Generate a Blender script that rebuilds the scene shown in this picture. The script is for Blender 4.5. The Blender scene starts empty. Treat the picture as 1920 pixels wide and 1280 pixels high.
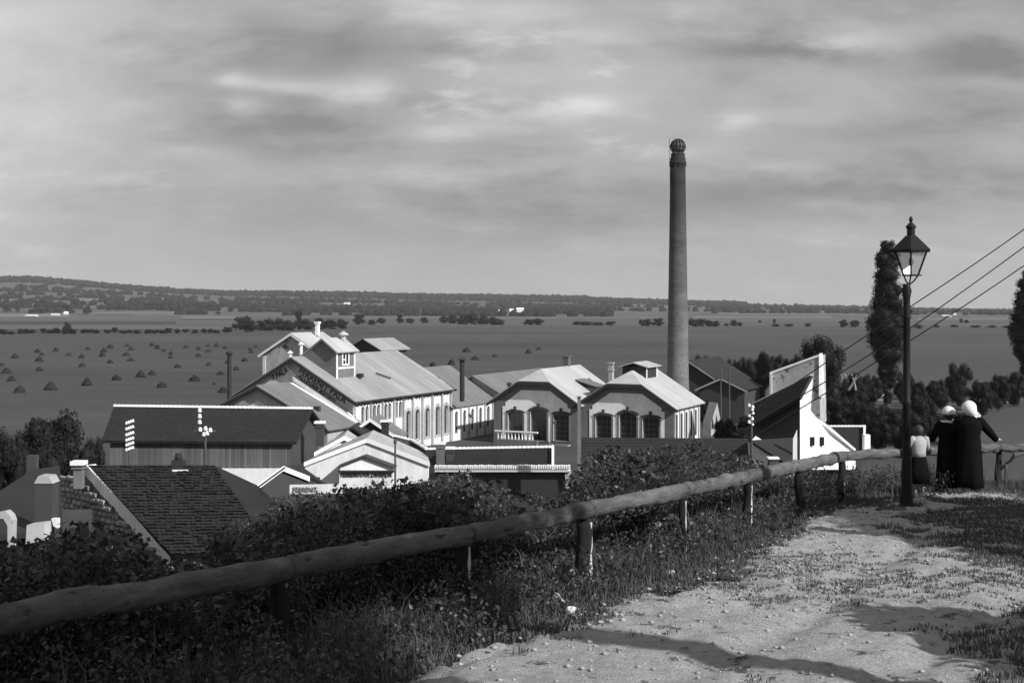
import bpy, bmesh, math, random
import numpy as np
from mathutils import Vector, Matrix, noise as mnoise
from mathutils.geometry import tessellate_polygon

random.seed(7); RNG = np.random.default_rng(7)
R = math.radians
F = 2318.0            # focal length in photo pixels (photo 1920 x 1280)
CX, HY = 960.0, 577.0 # centre column and horizon row of the photo
ZV = -15.4            # valley floor; the camera sits at z = 0

# ------------------------------------------------------------------ camera, world, sun
sc = bpy.context.scene
cam_d = bpy.data.cameras.new('camera'); cam = bpy.data.objects.new('camera', cam_d)
sc.collection.objects.link(cam); sc.camera = cam
cam.location = (0, 0, 0); cam.rotation_euler = (R(90), 0, 0)
cam_d.sensor_width = 36; cam_d.lens = F / 1920 * 36
cam_d.shift_y = -(640 - HY) / 1920
cam_d.clip_start = 0.1; cam_d.clip_end = 40000
sc.view_settings.view_transform = 'Standard'; sc.view_settings.look = 'None'
sc.view_settings.exposure = 0.2; sc.view_settings.gamma = 1
sc.view_settings.use_curve_mapping = False
sc.cycles.max_bounces = 6; sc.cycles.transparent_max_bounces = 8
sc.cycles.volume_bounces = 0

SUN = Vector((0.77, -0.64, 0)).normalized(); SEL = R(33)
sd = bpy.data.lights.new('sun', 'SUN'); so = bpy.data.objects.new('sun', sd); sc.collection.objects.link(so)
sd.energy = 5.0; sd.angle = R(0.5); sd.color = (1, 1, 1)
sdir = Vector((SUN.x * math.cos(SEL), SUN.y * math.cos(SEL), math.sin(SEL)))
so.rotation_euler = sdir.to_track_quat('Z', 'Y').to_euler(); so.location = (0, 0, 60)

def nd(nt, typ, **kw):
    n = nt.nodes.new(typ)
    for k, v in kw.items():
        if k.startswith('i_'):
            n.inputs[k[2:].replace('_', ' ')].default_value = v
        else: setattr(n, k, v)
    return n

def build_world():
    w = bpy.data.worlds.new('World'); sc.world = w; w.use_nodes = True
    nt = w.node_tree; nt.nodes.clear(); L = nt.links.new
    def M(op, a, b=None, clamp=False):
        n = nd(nt, 'ShaderNodeMath', operation=op, use_clamp=clamp)
        for i, v in enumerate((a, b)):
            if v is None: continue
            if isinstance(v, (int, float)): n.inputs[i].default_value = v
            else: L(v, n.inputs[i])
        return n.outputs[0]
    out = nd(nt, 'ShaderNodeOutputWorld'); bg = nd(nt, 'ShaderNodeBackground'); L(bg.outputs[0], out.inputs[0])
    bg.inputs['Strength'].default_value = 0.1
    sky = nd(nt, 'ShaderNodeTexSky', sky_type='NISHITA', sun_disc=False)
    sky.sun_elevation = SEL; sky.sun_rotation = math.atan2(SUN.x, SUN.y)
    bw = nd(nt, 'ShaderNodeRGBToBW'); L(sky.outputs[0], bw.inputs[0])
    tc = nd(nt, 'ShaderNodeTexCoord'); sep = nd(nt, 'ShaderNodeSeparateXYZ'); L(tc.outputs['Generated'], sep.inputs[0])
    x, y, z = sep.outputs
    zc = M('MAXIMUM', z, 0.0)
    # clouds lie on a high layer, seen ever more edge-on toward the horizon
    dn = M('ADD', zc, 0.34)
    u = M('DIVIDE', x, dn); v = M('DIVIDE', y, dn)
    def comb(a, b, c):
        n = nd(nt, 'ShaderNodeCombineXYZ')
        for i, q in enumerate((a, b, c)):
            if isinstance(q, (int, float)): n.inputs[i].default_value = q
            else: L(q, n.inputs[i])
        return n.outputs[0]
    vec = comb(M('MULTIPLY', u, 0.75), M('MULTIPLY', v, 1.1), 0.0)
    def NZ(vec, scale, det, rough, dist=0.0, off=(0, 0, 0)):
        mp = nd(nt, 'ShaderNodeMapping'); mp.inputs['Location'].default_value = off; L(vec, mp.inputs[0])
        n = nd(nt, 'ShaderNodeTexNoise'); L(mp.outputs[0], n.inputs['Vector'])
        n.inputs['Scale'].default_value = scale; n.inputs['Detail'].default_value = det
        n.inputs['Roughness'].default_value = rough; n.inputs['Distortion'].default_value = dist
        return n.outputs[0]
    big = NZ(vec, 1.5, 6, 0.52, 0.3, (3.1, 0.4, 0))
    mid = NZ(vec, 4.6, 8, 0.56, 0.3, (9.0, 2.0, 1))
    puf = NZ(vec, 8.0, 9, 0.62, 0.12, (1.0, 5.0, 2))
    fine = NZ(tc.outputs['Generated'], 14, 6, 0.6)
    # base grey of the overcast, in the same units as the sky
    base = M('MULTIPLY', big, 5.6)
    base = M('ADD', base, M('MULTIPLY', mid, 4.0))
    base = M('ADD', base, M('MULTIPLY', M('SUBTRACT', puf, 0.5), 2.6)); base = M('ADD', base, M('MULTIPLY', fine, 0.55))
    base = M('ADD', base, -1.35)
    # bright ragged edges where the layer breaks
    br = M('MULTIPLY', M('SUBTRACT', puf, 0.56, True), 9.0, False)
    br2 = M('MULTIPLY', M('SUBTRACT', big, 0.47, True), 7.0, True)
    base = M('ADD', base, M('MULTIPLY', M('MULTIPLY', br, br2), 1.6))
    # single cloud features at their own places in the sky: (x/y, z/y, width, height, gain)
    def at_dir(px, py, wx, wy, g):
        a = (px - CX) / F; b = (HY - py) / F
        du = M('MULTIPLY', M('SUBTRACT', M('DIVIDE', x, M('MAXIMUM', y, 0.05)), a), F / wx)
        dv = M('MULTIPLY', M('SUBTRACT', M('DIVIDE', z, M('MAXIMUM', y, 0.05)), b), F / wy)
        # ragged outline from noise
        du = M('ADD', du, M('MULTIPLY', M('SUBTRACT', puf, 0.5), 3.2)); dv = M('ADD', dv, M('MULTIPLY', M('SUBTRACT', mid, 0.5), 3.0))
        r2 = M('ADD', M('MULTIPLY', du, du), M('MULTIPLY', dv, dv))
        e = M('POWER', 2.718, M('MULTIPLY', r2, -1.0))
        front = M('GREATER_THAN', y, 0.3)
        return M('MULTIPLY', M('MULTIPLY', e, front), g * 1.3)
    feats = [(60, 60, 420, 160, 1.3), (60, 330, 200, 260, .9), (430, 60, 210, 90, -0.7), (590, 110, 190, 45, -0.8), (820, 85, 150, 28, -1.0),
             (455, 152, 45, 16, 2.2), (560, 160, 60, 14, 1.3), (675, 170, 60, 26, 2.0), (455, 205, 32, 20, 1.4),
             (570, 190, 50, 22, -0.9), (520, 255, 150, 50, -1.2), (820, 190, 130, 30, -1.2), (240, 340, 80, 14, 1.2),
             (350, 287, 90, 12, .9), (680, 400, 620, 70, -1.15), (1080, 195, 85, 20, 2.4), (980, 215, 120, 24, 0.9), (840, 245, 60, 16, 1.0), (1130, 70, 90, 22, 1.0),
             (1370, 75, 230, 36, -1.2), (1480, 95, 130, 20, -.9), (1610, 72, 90, 20, 1.3), (1390, 222, 40, 14, 1.4), (1500, 215, 130, 22, .8),
             (1820, 110, 130, 45, -1.0), (1860, 155, 110, 14, .9), (1500, 365, 330, 42, -1.3), (1450, 312, 110, 14, 1.0), (1650, 230, 260, 40, -.6),
             (860, 20, 160, 22, 1.2), (1800, 40, 150, 30, .5)]
    for f in feats: base = M('ADD', base, at_dir(*f))
    # smoother, paler band above the horizon
    hb = M('MULTIPLY', z, -9.0); hb = M('POWER', 2.718, hb)
    hb = M('MULTIPLY', hb, 0.85, True)
    mx = nd(nt, 'ShaderNodeMix', data_type='FLOAT'); L(hb, mx.inputs['Factor']); L(base, mx.inputs[2]); mx.inputs[3].default_value = 3.75
    cl = M('MAXIMUM', mx.outputs[0], 2.0)
    fin = nd(nt, 'ShaderNodeMix', data_type='FLOAT'); fin.inputs['Factor'].default_value = 0.9
    L(bw.outputs[0], fin.inputs[2]); L(cl, fin.inputs[3])
    L(fin.outputs[0], bg.inputs['Color'])
    w.cycles.sampling_method = 'MANUAL'; w.cycles.sample_map_resolution = 512
build_world()

# ------------------------------------------------------------------ materials (all greys: the place as the plate records it)
def mat(name, g, rough=0.85, var=0.25, scale=3.0, bump=0.0, bscale=None, spec=0.3, rnd=0.0, var2=0.0, scale2=0.3, stretch=(1, 1, 1), metallic=0.0, trans=0.0, gen=False, spots=None):
    m = bpy.data.materials.new(name); m.use_nodes = True; nt = m.node_tree; nt.nodes.clear(); L = nt.links.new
    out = nd(nt, 'ShaderNodeOutputMaterial'); b = nd(nt, 'ShaderNodeBsdfPrincipled')
    b.inputs['Roughness'].default_value = rough; b.inputs['Specular IOR Level'].default_value = spec
    b.inputs['Metallic'].default_value = metallic
    tc = nd(nt, 'ShaderNodeTexCoord'); mp = nd(nt, 'ShaderNodeMapping'); mp.inputs['Scale'].default_value = stretch
    if gen:
        ge = nd(nt, 'ShaderNodeNewGeometry'); L(ge.outputs['Position'], mp.inputs[0])
    else: L(tc.outputs['Object'], mp.inputs[0])
    n1 = nd(nt, 'ShaderNodeTexNoise'); n1.inputs['Scale'].default_value = scale; n1.inputs['Detail'].default_value = 8; n1.inputs['Roughness'].default_value = .65
    n2 = nd(nt, 'ShaderNodeTexNoise'); n2.inputs['Scale'].default_value = scale2; n2.inputs['Detail'].default_value = 4
    L(mp.outputs[0], n1.inputs[0]); L(mp.outputs[0], n2.inputs[0])
    def M(op, a, bb, c=False):
        n = nd(nt, 'ShaderNodeMath', operation=op, use_clamp=c)
        for i, v in enumerate((a, bb)):
            if isinstance(v, (int, float)): n.inputs[i].default_value = v
            else: L(v, n.inputs[i])
        return n.outputs[0]
    f = M('MULTIPLY', M('SUBTRACT', n1.outputs[0], 0.5), 2.2 * var)
    f = M('ADD', f, M('MULTIPLY', M('SUBTRACT', n2.outputs[0], 0.5), 2.2 * var2))
    if rnd:
        oi = nd(nt, 'ShaderNodeObjectInfo'); f = M('ADD', f, M('MULTIPLY', M('SUBTRACT', oi.outputs['Random'], .5), 2 * rnd))
    f = M('ADD', f, 1.0)
    col = M('MAXIMUM', M('MULTIPLY', f, g), 0.006)
    if spots:   # (threshold, scale, colour) patches of another material such as dirt or moss
        th, ssc, sg = spots
        n4 = nd(nt, 'ShaderNodeTexNoise'); n4.inputs['Scale'].default_value = ssc; n4.inputs['Detail'].default_value = 9; n4.inputs['Roughness'].default_value = .7
        L(mp.outputs[0], n4.inputs[0])
        k = M('MULTIPLY', M('SUBTRACT', n4.outputs[0], th), 14.0, True)
        mx = nd(nt, 'ShaderNodeMix', data_type='FLOAT'); L(k, mx.inputs['Factor']); L(col, mx.inputs[2]); mx.inputs[3].default_value = sg
        col = mx.outputs[0]
    L(col, b.inputs['Base Color'])
    if bump:
        n3 = nd(nt, 'ShaderNodeTexNoise'); n3.inputs['Scale'].default_value = bscale or scale * 2; n3.inputs['Detail'].default_value = 8; n3.inputs['Roughness'].default_value = .7
        L(mp.outputs[0], n3.inputs[0]); bp = nd(nt, 'ShaderNodeBump'); bp.inputs['Strength'].default_value = min(1, bump); bp.inputs['Distance'].default_value = 0.05 * bump
        L(n3.outputs[0], bp.inputs['Height']); L(bp.outputs[0], b.inputs['Normal'])
    sh = b.outputs[0]
    if trans:
        tr = nd(nt, 'ShaderNodeBsdfTranslucent'); L(col, tr.inputs[0])
        ms = nd(nt, 'ShaderNodeMixShader'); ms.inputs[0].default_value = trans; L(sh, ms.inputs[1]); L(tr.outputs[0], ms.inputs[2]); sh = ms.outputs[0]
    L(sh, out.inputs[0]); return m

MT = {}
def defmats():
    T = MT
    T['field'] = mat('field_grass', 0.050, .95, .5, .11, 0, var2=.55, scale2=.011, gen=True, stretch=(.35, 1.0, 1), spots=(.62, .035, .03))
    T['hills'] = mat('hill_ground', 0.07, .95, .45, .008, 0, var2=.5, scale2=.0022, gen=True, stretch=(.5, 2.4, 1))
    T['crop'] = mat('pale_crop', 0.14, .95, .15, .02, gen=True)
    T['soil'] = mat('slope_soil', 0.022, .95, .35, .8, .6, 6, gen=True)
    T['path'] = mat('trodden_earth', 0.38, .95, .5, 11.0, 1.0, 34, var2=.35, scale2=.8, gen=True, spots=(.575, 4.2, .08))
    T['white'] = mat('white_plaster', 0.66, .9, .3, 1.7, .15, var2=.22, scale2=.5, spots=(.62, 1.1, .42), stretch=(1.3, 1.3, .4))
    T['plaster'] = mat('pale_plaster', 0.80, .9, .26, 1.7, .15, var2=.2, scale2=.4, spots=(.64, 1.0, .45), stretch=(1.2, 1.2, .5))
    T['stain'] = mat('stained_plaster', 0.40, .92, .45, 1.6, .2, var2=.4, scale2=.5, spots=(.53, .8, .11))
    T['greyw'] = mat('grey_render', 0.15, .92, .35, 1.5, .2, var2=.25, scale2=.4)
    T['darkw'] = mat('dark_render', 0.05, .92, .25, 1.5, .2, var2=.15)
    T['gable'] = mat('weathered_shaded_plaster', 0.34, .92, .3, .9, .2, var2=.25, scale2=.3)  # grey tone also carries the shade on the gable and pilasters
    T['metal'] = mat('pale_sheet_roof', 0.27, .6, .4, 1.6, .1, var2=.4, scale2=.3, stretch=(.25, 1.6, .25), spots=(.66, .7, .16))
    T['metalb'] = mat('bright_sheet_roof', 0.38, .6, .36, 1.6, .1, var2=.34, scale2=.3, stretch=(.25, 1.6, .25), spots=(.66, .8, .22))
    T['felt'] = mat('grey_felt_roof', 0.15, .8, .5, 1.6, .1, var2=.35, scale2=.3, stretch=(.25, 1.6, .25))
    T['tile'] = mat('dark_roof_tile', 0.021, .85, .45, 2.5, .3, rnd=.0, var2=.3, scale2=.4)
    T['mortar'] = mat('limewashed_ridge', 0.75, .9, .15, 3, .2, rnd=.1)
    T['trim'] = mat('dark_timber_trim', 0.03, .8, .2, 3)
    T['plank'] = mat('weathered_board', 0.10, .9, .3, 1.3, .4, 8, rnd=.28, stretch=(4, 4, .5))
    T['brick'] = mat('sooty_brick', 0.105, .9, .3, 1.6, .3, 5, var2=.35, scale2=.25)
    T['stack'] = mat('chimney_brick', 0.15, .95, .6, 1.6, .8, 5, var2=.5, scale2=.3, stretch=(1, 1, 2.4), spots=(.6, 1.2, .05))
    nt = T['stack'].node_tree; b_ = next(n for n in nt.nodes if n.type == 'BSDF_PRINCIPLED'); src = b_.inputs['Base Color'].links[0].from_socket
    tc = nd(nt, 'ShaderNodeTexCoord'); sp = nd(nt, 'ShaderNodeSeparateXYZ'); nt.links.new(tc.outputs['Object'], sp.inputs[0])
    mr = nd(nt, 'ShaderNodeMapRange'); mr.inputs[1].default_value = 8; mr.inputs[2].default_value = 34; mr.inputs[3].default_value = 1.0; mr.inputs[4].default_value = .13; nt.links.new(sp.outputs[2], mr.inputs[0])
    mm = nd(nt, 'ShaderNodeMath', operation='MULTIPLY'); nt.links.new(src, mm.inputs[0]); nt.links.new(mr.outputs[0], mm.inputs[1]); nt.links.new(mm.outputs[0], b_.inputs['Base Color'])   # soot settles toward the mouth
    T['soot'] = mat('soot_black', 0.028, .9, .3, 2)
    T['stonew'] = mat('rubble_stone', 0.27, .95, .3, 2.5, .6, rnd=.4)
    T['glass'] = mat('dark_window_glass', 0.02, .12, .1, 1, spec=.6)
    T['sash'] = mat('grey_sash', 0.12, .7, .1, 2)
    T['ink'] = mat('black_lettering', 0.02, .8, .1, 2)
    T['wood'] = mat('barked_log', 0.12, .95, 1.0, 8, 1.0, 26, var2=.7, scale2=1.6, gen=True, spots=(.58, 9, .025), stretch=(.4, .4, 1.6))
    T['post'] = mat('split_post', 0.02, .95, .5, 6, .9, 24, stretch=(4, 4, .6), rnd=.2, gen=True)
    T['bare'] = mat('sunlit_post_wood', 0.5, .9, .3, 6, .5, 20, stretch=(4, 4, .6), gen=True)  # pale colour for the painted sunlit edge of the posts
    T['iron'] = mat('black_cast_iron', 0.010, .55, .3, 9, .15, spec=.2)
    T['bark'] = mat('tree_bark', 0.07, .95, .4, 5, .6)
    T['leaf'] = mat('bush_leaf', 0.052, .42, .9, 9, var2=.45, scale2=.35, trans=.22, gen=True, spec=.35)
    T['leafd'] = mat('dark_tree_leaf', 0.017, .7, .35, .6, var2=.3, scale2=.15, trans=.18, gen=True, spec=.2)
    T['leaff'] = mat('far_tree_leaf', 0.016, .8, .3, .05, var2=.3, scale2=.02, trans=.1, gen=True, spec=.1)
    T['grass'] = mat('meadow_grass', 0.08, .7, .4, 1.6, var2=.5, scale2=.4, trans=.2, gen=True, spec=.4)
    T['hay'] = mat('drying_hay', 0.018, .95, .35, 1.2, rnd=.2)
    T['stone'] = mat('pale_stone', 0.62, .9, .2, 6, .4, rnd=.1)
    T['pebble'] = mat('path_gravel', 0.30, .9, .5, 4, gen=True)
    T['coat'] = mat('black_wool_coat', 0.008, 1, .2, 12, spec=0.0)
    T['scarf'] = mat('white_linen_scarf', 0.66, .9, .05, 10)
    T['blouse'] = mat('light_blouse', 0.34, .9, .1, 10)
    T['skin'] = mat('skin_tone', 0.36, .6, .05, 10)
    T['hair'] = mat('dark_hair', 0.03, .6, .3, 20)
    T['porc'] = mat('white_porcelain', 0.85, .3, .03, 5)
    T['wire'] = mat('weathered_wire', 0.03, .6, .1, 3)
    g = bpy.data.materials.new('lantern_glass'); g.use_nodes = True; nt = g.node_tree; nt.nodes.clear()
    o = nd(nt, 'ShaderNodeOutputMaterial'); a = nd(nt, 'ShaderNodeBsdfTransparent'); a.inputs[0].default_value = (.82, .82, .82, 1)
    gl = nd(nt, 'ShaderNodeBsdfPrincipled'); gl.inputs['Base Color'].default_value = (.6, .6, .6, 1); gl.inputs['Roughness'].default_value = .15
    m = nd(nt, 'ShaderNodeMixShader'); m.inputs[0].default_value = .30
    nt.links.new(a.outputs[0], m.inputs[1]); nt.links.new(gl.outputs[0], m.inputs[2]); nt.links.new(m.outputs[0], o.inputs[0]); T['lglass'] = g
defmats()

# ------------------------------------------------------------------ helpers
COL = sc.collection
def P(px, py, Y): return Vector(((px - CX) * Y / F, Y, (HY - py) * Y / F))
def Z(py, Y): return (HY - py) * Y / F

def new_mesh(name, verts, faces, m, smooth=False):
    me = bpy.data.meshes.new(name)
    if isinstance(verts, np.ndarray):
        n = len(verts); k = faces.shape[1]; f = len(faces)
        me.vertices.add(n); me.vertices.foreach_set('co', verts.astype(np.float32).ravel())
        me.loops.add(f * k); me.loops.foreach_set('vertex_index', faces.astype(np.int32).ravel())
        me.polygons.add(f); me.polygons.foreach_set('loop_start', np.arange(0, f * k, k, dtype=np.int32))
        me.polygons.foreach_set('loop_total', np.full(f, k, dtype=np.int32))
        if smooth: me.polygons.foreach_set('use_smooth', np.ones(f, dtype=bool))
        me.update(calc_edges=True)
    else:
        me.from_pydata([tuple(v) for v in verts], [], faces)
        if smooth: me.polygons.foreach_set('use_smooth', [True] * len(me.polygons))
        me.update()
    if m is not None: me.materials.append(m)
    return me

def link(name, me, parent=None, **props):
    o = bpy.data.objects.new(name, me); COL.objects.link(o)
    if parent is not None: o.parent = parent
    for k, v in props.items():
        if v: o[k] = v
    return o
def tag(o, label=None, cat=None, group=None, kind=None):
    for k, v in (('label', label), ('category', cat), ('group', group), ('kind', kind)):
        if v: o[k] = v
    return o
def root(name, label, cat, loc=(0, 0, 0), rz=0.0, group=None):
    o = bpy.data.objects.new(name, None); COL.objects.link(o); o.location = loc; o.rotation_euler = (0, 0, rz)
    o.empty_display_size = .3
    tag(o, label, cat, group); return o
def inv(r):
    return (Matrix.Translation(r.location) @ Matrix.Rotation(r.rotation_euler.z, 4, 'Z')).inverted()

class B:
    """collects faces for one mesh object"""
    def __init__(s): s.v = []; s.f = []
    def add(s, vs, fs):
        o = len(s.v); s.v += [Vector(q) for q in vs]; s.f += [tuple(i + o for i in f) for f in fs]; return s
    def box(s, a, b):
        x0, y0, z0 = a; x1, y1, z1 = b
        return s.add([(x0, y0, z0), (x1, y0, z0), (x1, y1, z0), (x0, y1, z0), (x0, y0, z1), (x1, y0, z1), (x1, y1, z1), (x0, y1, z1)],
                     [(0, 3, 2, 1), (4, 5, 6, 7), (0, 1, 5, 4), (1, 2, 6, 5), (2, 3, 7, 6), (3, 0, 4, 7)])
    def slab(s, pts, th, direction=None):
        pts = [Vector(p) for p in pts]; n = Vector((0, 0, 0))
        for i in range(len(pts)): n += pts[i].cross(pts[(i + 1) % len(pts)])
        n.normalize()
        if direction is not None: off = Vector(direction)
        else:
            if n.z > 0: n = -n
            off = n * th
        k = len(pts); vs = pts + [p + off for p in pts]
        flip = n.dot(off) > 0
        top = tuple(range(k)); bot = tuple(range(k, 2 * k))
        fs = [top[::-1] if flip else top, bot if flip else bot[::-1]]
        for i in range(k):
            j = (i + 1) % k
            q = (i, j, k + j, k + i); fs.append(q if flip else q[::-1])
        return s.add(vs, fs)
    def tube(s, pts, rad, seg=8, cap=True):
        pts = [Vector(p) for p in pts]; n = len(pts)
        rad = rad if hasattr(rad, '__len__') else [rad] * n
        o = len(s.v)
        for i, p in enumerate(pts):
            t = (pts[min(i + 1, n - 1)] - pts[max(i - 1, 0)]).normalized()
            a = t.orthogonal().normalized() if abs(t.z) > .95 else t.cross(Vector((0, 0, 1))).normalized()
            b = t.cross(a)
            for k in range(seg):
                th = 2 * math.pi * k / seg; s.v.append(p + (a * math.cos(th) + b * math.sin(th)) * rad[i])
        for i in range(n - 1):
            for k in range(seg):
                k2 = (k + 1) % seg
                s.f.append((o + i * seg + k, o + i * seg + k2, o + (i + 1) * seg + k2, o + (i + 1) * seg + k))
        if cap:
            s.f.append(tuple(o + k for k in range(seg))[::-1]); s.f.append(tuple(o + (n - 1) * seg + k for k in range(seg)))
        return s
    def lathe(s, prof, c=(0, 0), seg=24, phase=0.0):
        o = len(s.v); n = len(prof)
        for r, z in prof:
            for k in range(seg):
                th = 2 * math.pi * k / seg + phase; s.v.append(Vector((c[0] + r * math.cos(th), c[1] + r * math.sin(th), z)))
        for i in range(n - 1):
            for k in range(seg):
                k2 = (k + 1) % seg; s.f.append((o + i * seg + k, o + i * seg + k2, o + (i + 1) * seg + k2, o + (i + 1) * seg + k))
        s.f.append(tuple(o + k for k in range(seg))[::-1]); s.f.append(tuple(o + (n - 1) * seg + k for k in range(seg)))
        return s
    def build(s, name, m, parent=None, r=None, smooth=False, **props):
        vs = s.v
        if r is not None:
            M = inv(r); vs = [M @ v for v in vs]
        return link(name, new_mesh(name, vs, s.f, m, smooth), parent, **props)

# ------------------------------------------------------------------ terrain
FENCE = np.array([(-9, -4), (-6, 2), (-2.9, 6.7), (-.37, 10.2), (.72, 11.9), (1.86, 13.5), (3.07, 16), (4.1, 17.8), (5.3, 19.9), (7.2, 22.4), (9.5, 23.0), (16, 23.6), (60, 26)], float)
def fence_dist(X, Y):
    """signed distance to the fence line: positive beyond it (down the slope)"""
    X = np.asarray(X, float); Y = np.asarray(Y, float)
    best = np.full(X.shape, 1e9); sign = np.ones(X.shape)
    for (x0, y0), (x1, y1) in zip(FENCE[:-1], FENCE[1:]):
        dx, dy = x1 - x0, y1 - y0; L2 = dx * dx + dy * dy
        t = np.clip(((X - x0) * dx + (Y - y0) * dy) / L2, 0, 1)
        qx, qy = X - (x0 + t * dx), Y - (y0 + t * dy); d = np.hypot(qx, qy)
        c = dx * (Y - y0) - dy * (X - x0)
        m = d < best; best = np.where(m, d, best); sign = np.where(m, np.sign(c), sign)
    return best * sign
SKY = np.array([(-900, 500), (-300, 512), (0, 526), (60, 525), (150, 533), (240, 540), (330, 547), (420, 551), (640, 554), (800, 559), (960, 562), (1100, 564), (1250, 569), (1400, 573), (1600, 577), (1780, 582), (1920, 584), (3000, 584)], float)
def plateau(Y): return -2.2 - .05 * np.clip(Y, -5, 40)
YR = 4500.0
def terrain(X, Y):
    X = np.asarray(X, float); Y = np.asarray(Y, float)
    s = fence_dist(X, Y)
    zp = plateau(np.clip(Y, -5, 24))
    drop = np.where(s > .5, 1 - np.exp(-np.clip(s - .5, 0, 400) / 27.0), 0)
    z = zp + (ZV - zp) * drop
    z = np.where(s > 160, ZV, z)
    px = CX + F * X / np.maximum(Y, 1)
    zs = (HY - np.interp(px, SKY[:, 0], SKY[:, 1])) * YR / F
    t = np.clip((Y - 1700) / (YR - 1700), 0, 1); t = t * t * (3 - 2 * t)
    und = 5 * np.sin(X * .0021 + 1) * np.sin(Y * .0017) * np.clip((Y - 1500) / 1500, 0, 1)
    return z + (np.maximum(zs, -15) - ZV) * t * (Y > 1700) + np.where(px < 1100, und, 0)
def tz(x, y): return float(terrain(np.array([x]), np.array([y]))[0])
def ground_hit(px, py):
    Y = np.geomspace(60, 6000, 3000); X = (px - CX) * Y / F; zr = (HY - py) * Y / F
    g = terrain(X, Y); i = np.argmax(g >= zr)
    if g[i] < zr[i]: i = len(Y) - 1
    return Vector((X[i], Y[i], g[i]))

def vnoise(X, Y, sc_, seed=0):
    """cheap numpy value noise"""
    x = X * sc_ + seed * 17.3; y = Y * sc_ + seed * 9.1
    xi = np.floor(x).astype(int); yi = np.floor(y).astype(int); fx = x - xi; fy = y - yi
    fx = fx * fx * (3 - 2 * fx); fy = fy * fy * (3 - 2 * fy)
    def h(a, b):
        n = (a * 374761393 + b * 668265263 + seed * 1013) & 0x7fffffff; n = (n ^ (n >> 13)) * 1274126177 & 0x7fffffff
        return ((n ^ (n >> 16)) & 0xffff) / 65535.0
    return (h(xi, yi) * (1 - fx) + h(xi + 1, yi) * fx) * (1 - fy) + (h(xi, yi + 1) * (1 - fx) + h(xi + 1, yi + 1) * fx) * fy

def grid_mesh(name, X, Y, Zz, m, keep=None):
    n, k = X.shape; V = np.stack([X, Y, Zz], -1).reshape(-1, 3); idx = np.arange(n * k).reshape(n, k)
    q = np.stack([idx[:-1, :-1], idx[:-1, 1:], idx[1:, 1:], idx[1:, :-1]], -1).reshape(-1, 4)
    if keep is not None: q = q[keep[:-1, :-1].reshape(-1)]
    return new_mesh(name, V, q, m, True)

# near hillside, valley floor and far hills: one continuous sheet in three pieces that share their border rows
def sheet(name, y0, y1, rows, kx, m, geo=True):
    ys = (np.geomspace(y0 + 12, y1 + 12, rows) - 12) if geo else np.linspace(y0, y1, rows)
    ks = np.linspace(-1, 1, kx)
    Yg, K = np.meshgrid(ys, ks, indexing='ij'); Xg = K * (Yg * .75 + 40)
    return link(name, grid_mesh(name, Xg, Yg, terrain(Xg, Yg), m), kind='structure')
sheet('ground', -8, 60, 150, 320, MT['soil'])
sheet('field', 60, 1010, 150, 160, MT['field'])
sheet('hills', 1010, 9000, 120, 260, MT['hills'])

# trodden path on the plateau
def gp(px, py):
    Y = 5098.0 / (py - HY - 116); return ((px - CX) * Y / F, Y)
PATH_EDGE = [(-1.6, 4.0)] + [gp(*q) for q in ((760, 1290), (960, 1218), (1060, 1182), (1250, 1118), (1330, 1082), (1450, 1022), (1505, 985), (1560, 962), (1640, 953), (1740, 940), (1800, 937), (1920, 936))] + [(13, 21.9)]
PATH_EDGE = np.array(PATH_EDGE)
def path_depth(X, Y):
    """positive inside the path, metres from its left and far edge"""
    X = np.asarray(X, float); Y = np.asarray(Y, float)
    best = np.full(X.shape, 1e9); sign = np.ones(X.shape)
    for (x0, y0), (x1, y1) in zip(PATH_EDGE[:-1], PATH_EDGE[1:]):
        dx, dy = x1 - x0, y1 - y0; t = np.clip(((X - x0) * dx + (Y - y0) * dy) / (dx * dx + dy * dy), 0, 1)
        qx, qy = X - (x0 + t * dx), Y - (y0 + t * dy); d = np.hypot(qx, qy); c = dx * (Y - y0) - dy * (X - x0)
        m = d < best; best = np.where(m, d, best); sign = np.where(m, -np.sign(c), sign)
    return best * sign
def path_z(X, Y):
    return terrain(X, Y) + .012 + .05 * (vnoise(X, Y, .9, 3) - .5) + .035 * (vnoise(X, Y, 2.3, 4) - .5) + .035 * (vnoise(X, Y, 6.5, 5) - .5) + .018 * (vnoise(X, Y, 15, 6) - .5) + .135 - .05 * np.exp(-((path_depth(X, Y) - 1.5 - .3 * vnoise(X, Y, .5, 7)) / .16) ** 2) - .05 * np.exp(-((path_depth(X, Y) - 2.8 - .4 * vnoise(X, Y, .6, 9)) / .18) ** 2)
def build_path():
    xs = np.arange(-2.5, 13, .045); ys = np.arange(4, 22.2, .06); Yg, Xg = np.meshgrid(ys, xs, indexing='ij')
    d = path_depth(Xg, Yg) + .55 * (vnoise(Xg, Yg, 1.6, 8) - .5) + .35 * (vnoise(Xg, Yg, 5.1, 9) - .5)
    z = path_z(Xg, Yg) - np.clip(.12 - d * .3, 0, .1)
    link('path', grid_mesh('path', Xg, Yg, z, MT['path'], d > 0), kind='structure')
build_path()

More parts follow.
